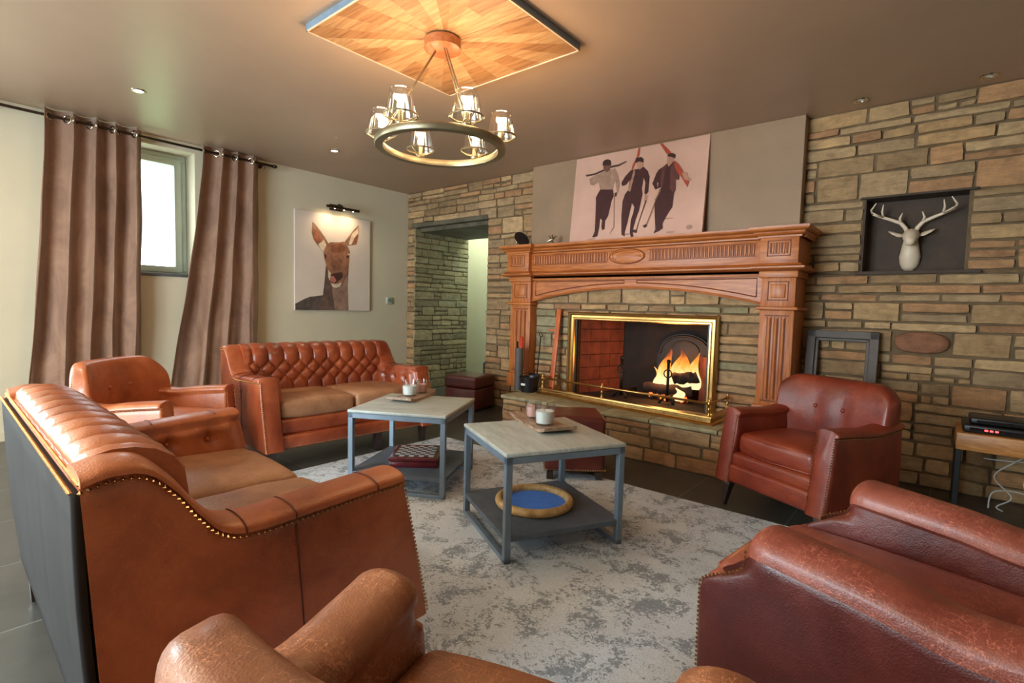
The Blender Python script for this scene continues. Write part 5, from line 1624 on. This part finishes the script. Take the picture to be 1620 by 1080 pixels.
# neck and head: lofted ellipses from the wall plaque outward and up
sec_ = [((0, .0, .005), .012, .012), ((0, -.010, .03), .042, .035), ((0, -.015, .06), .055, .045), ((0, -.02, .11), .062, .055), ((0, -.03, .165), .052, .052), ((0, -.045, .20), .046, .048)]
b.grid(lambda u, v: (lambda k, f: Vector((
    (sec_[k][1] * (1 - f) + sec_[k + 1][1] * f) * math.cos(2 * PI * u),
    (sec_[k][0][1] * (1 - f) + sec_[k + 1][0][1] * f) + (sec_[k][2] * (1 - f) + sec_[k + 1][2] * f) * math.sin(2 * PI * u),
    (sec_[k][0][2] * (1 - f) + sec_[k + 1][0][2] * f))))(min(4, int(v * 5)), v * 5 - min(4, int(v * 5))), 24, 20, M['white_resin'], True)
b.tube([(0, -.01, .25), (0, -.045, .262), (0, -.085, .25), (0, -.12, .228), (0, -.150, .205), (0, -.165, .192), (0, -.172, .187)], [.026, (.047, .045), (.049, .047), (.040, .040), (.030, .030), (.026, .024), .012], M['white_resin'], 20, True, (Vector((1, 0, 0)),))
b.tube([(0, -.03, .17), (0, -.05, .215), (0, -.05, .25)], [(.045, .05), (.042, .05), (.035, .035)], M['white_resin'], 18, True, (Vector((1, 0, 0)),))
for s in (-1, 1):
    b.sphere((s * .036, -.098, .252), .007, M['white_resin'], 8, 6)
b.build('head', t, True, angle=70)
for s in (-1, 1):
    b = MB()
    b.tube([(s * .035, -.05, .255), (s * .07, -.06, .262), (s * .105, -.065, .278), (s * .13, -.06, .292)], [(.010, .008), (.022, .008), (.016, .006), .003], M['white_resin'], 10)
    b.build('ear', t, True)
    b = MB()
    mk = lambda L_: [(s * x, y, z) for x, y, z in L_]
    b.tube(mk([(.018, -.055, .27), (.035, -.06, .31), (.062, -.065, .345), (.11, -.07, .368), (.17, -.08, .392), (.225, -.10, .415)]), [.016, .014, .013, .012, .010, .009], M['white_resin'], 10)
    b.tube(mk([(.225, -.10, .415), (.235, -.13, .44), (.205, -.155, .485)]), [.009, .007, .003], M['white_resin'], 8)
    b.tube(mk([(.165, -.08, .39), (.172, -.105, .43), (.165, -.125, .475)]), [.009, .007, .003], M['white_resin'], 8)
    b.tube(mk([(.062, -.065, .345), (.068, -.085, .375), (.055, -.10, .41)]), [.011, .008, .003], M['white_resin'], 8)
    b.tube(mk([(.165, -.08, .392), (.20, -.13, .405), (.225, -.15, .42)]), [.008, .006, .003], M['white_resin'], 8)
    b.build('antler', t, True)

t = thing('empty_frame', 'empty grey-brown wooden frame leaning on the stone behind the red armchair', 'frame', (-0.562, 4.30, 0))
FW, FH = .445, 1.05
fm = plain('frame_grey', rgb(80, 68, 60), .55, 0, .08, 12)
b = MB()
for (xa, xb, za, zb) in ((-FW / 2, -FW / 2 + .055, 0, FH), (FW / 2 - .055, FW / 2, 0, FH), (-FW / 2, FW / 2, FH - .055, FH), (-FW / 2, FW / 2, 0, .055)):
    b.bbox(xa, xb, 0, .045, za, zb, fm, .003, 1)
i_ = FW / 2 - .055
for (xa, xb, za, zb) in ((-i_, -i_ + .02, .05, FH - .05), (i_ - .02, i_, .05, FH - .05), (-i_, i_, FH - .075, FH - .055)):
    b.bbox(xa, xb, .02, .045, za, zb, fm, .002, 1)
o = b.build('frame_moulding', t, True, angle=40); o.rotation_euler = (-math.atan2(.12, 1.04), 0, 0)

t = thing('media_table', 'small table with a thick light wood top and black legs at the right', 'table', (0.62, 4.12, 0))
b = MB(); b.bbox(-.525, .525, -.18, .22, .395, .495, M['tvwood'], .006); b.build('top', t, True, angle=40)
for x in (-.51, .51):
    for y in (-.165, .205):
        b = MB(); b.bbox(x - .014, x + .014, y - .014, y + .014, 0, .396, M['black'], .002, 1); b.build('leg', t)
def dev(name, label, x0, x1, y0, y1, z0, z1, r, extra):
    tt = thing(name, label, 'media player', ((x0 + x1) / 2, (y0 + y1) / 2, z0), 0, 'stacked black media boxes')
    hx, hy, hz = (x1 - x0) / 2, (y1 - y0) / 2, z1 - z0
    b = MB(); b.bbox(-hx, hx, -hy, hy, 0.004, hz, M['black'], r, 3); b.build('case', tt, True, angle=40)
    b = MB(); b.bbox(-hx + .03, hx - .03, -hy - .001, -hy + .002, hz * .35, hz * .7, plain(name + '_panel', rgb(36, 30, 32), .15), .001); p = b.build('front_panel', tt)
    if extra:
        b = MB()
        for k in range(3): b.box(-hx + .095 + k * .022, -hx + .109 + k * .022, -hy - .003, -hy, hz * .42, hz * .6, M['led_red'])
        b.build('red_display', tt)
    return tt
dev('media_player', 'lower black media box with a red lit display on the wood-topped table', .12, .62, 3.96, 4.24, .495, .545, .012, True)
dev('media_player', 'upper black media box resting on the one with the red display', .15, .58, 3.98, 4.22, .545, .585, .010, False)
def cable(label, pts):
    b = MB(); n = 24; tab = []
    P0 = [Vector(p) for p in pts]
    out = []
    for i in range(len(P0) - 1):
        p_1 = P0[max(0, i - 1)]; p0 = P0[i]; p1 = P0[i + 1]; p2 = P0[min(len(P0) - 1, i + 2)]
        for k in range(8):
            tt = k / 8
            out.append(0.5 * ((2 * p0) + (p1 - p_1) * tt + (2 * p_1 - 5 * p0 + 4 * p1 - p2) * tt ** 2 + (3 * p0 - p_1 - 3 * p1 + p2) * tt ** 3))
    b.tube(out, .004, M['cable'], 6)
    tag(b.build('cable', None, True), label, 'cable', 'pale cables hanging under the table')
cable('topmost pale cable hanging under the wood-topped table', [(0.82, 4.36, .39), (0.59, 4.32, .33), (0.37, 4.30, .30), (0.23, 4.32, .29)])
cable('looped pale cable hanging under the wood-topped table', [(0.49, 4.30, .39), (0.37, 4.26, .30), (0.29, 4.25, .20), (0.37, 4.22, .10), (0.31, 4.22, .03), (0.34, 4.2, .012)])
cable('lowest pale cable curling to the floor under the wood-topped table', [(0.73, 4.3, .39), (0.49, 4.27, .27), (0.42, 4.25, .18), (0.49, 4.22, .08), (0.41, 4.2, .14), (0.29, 4.2, .12), (0.27, 4.18, .012)])
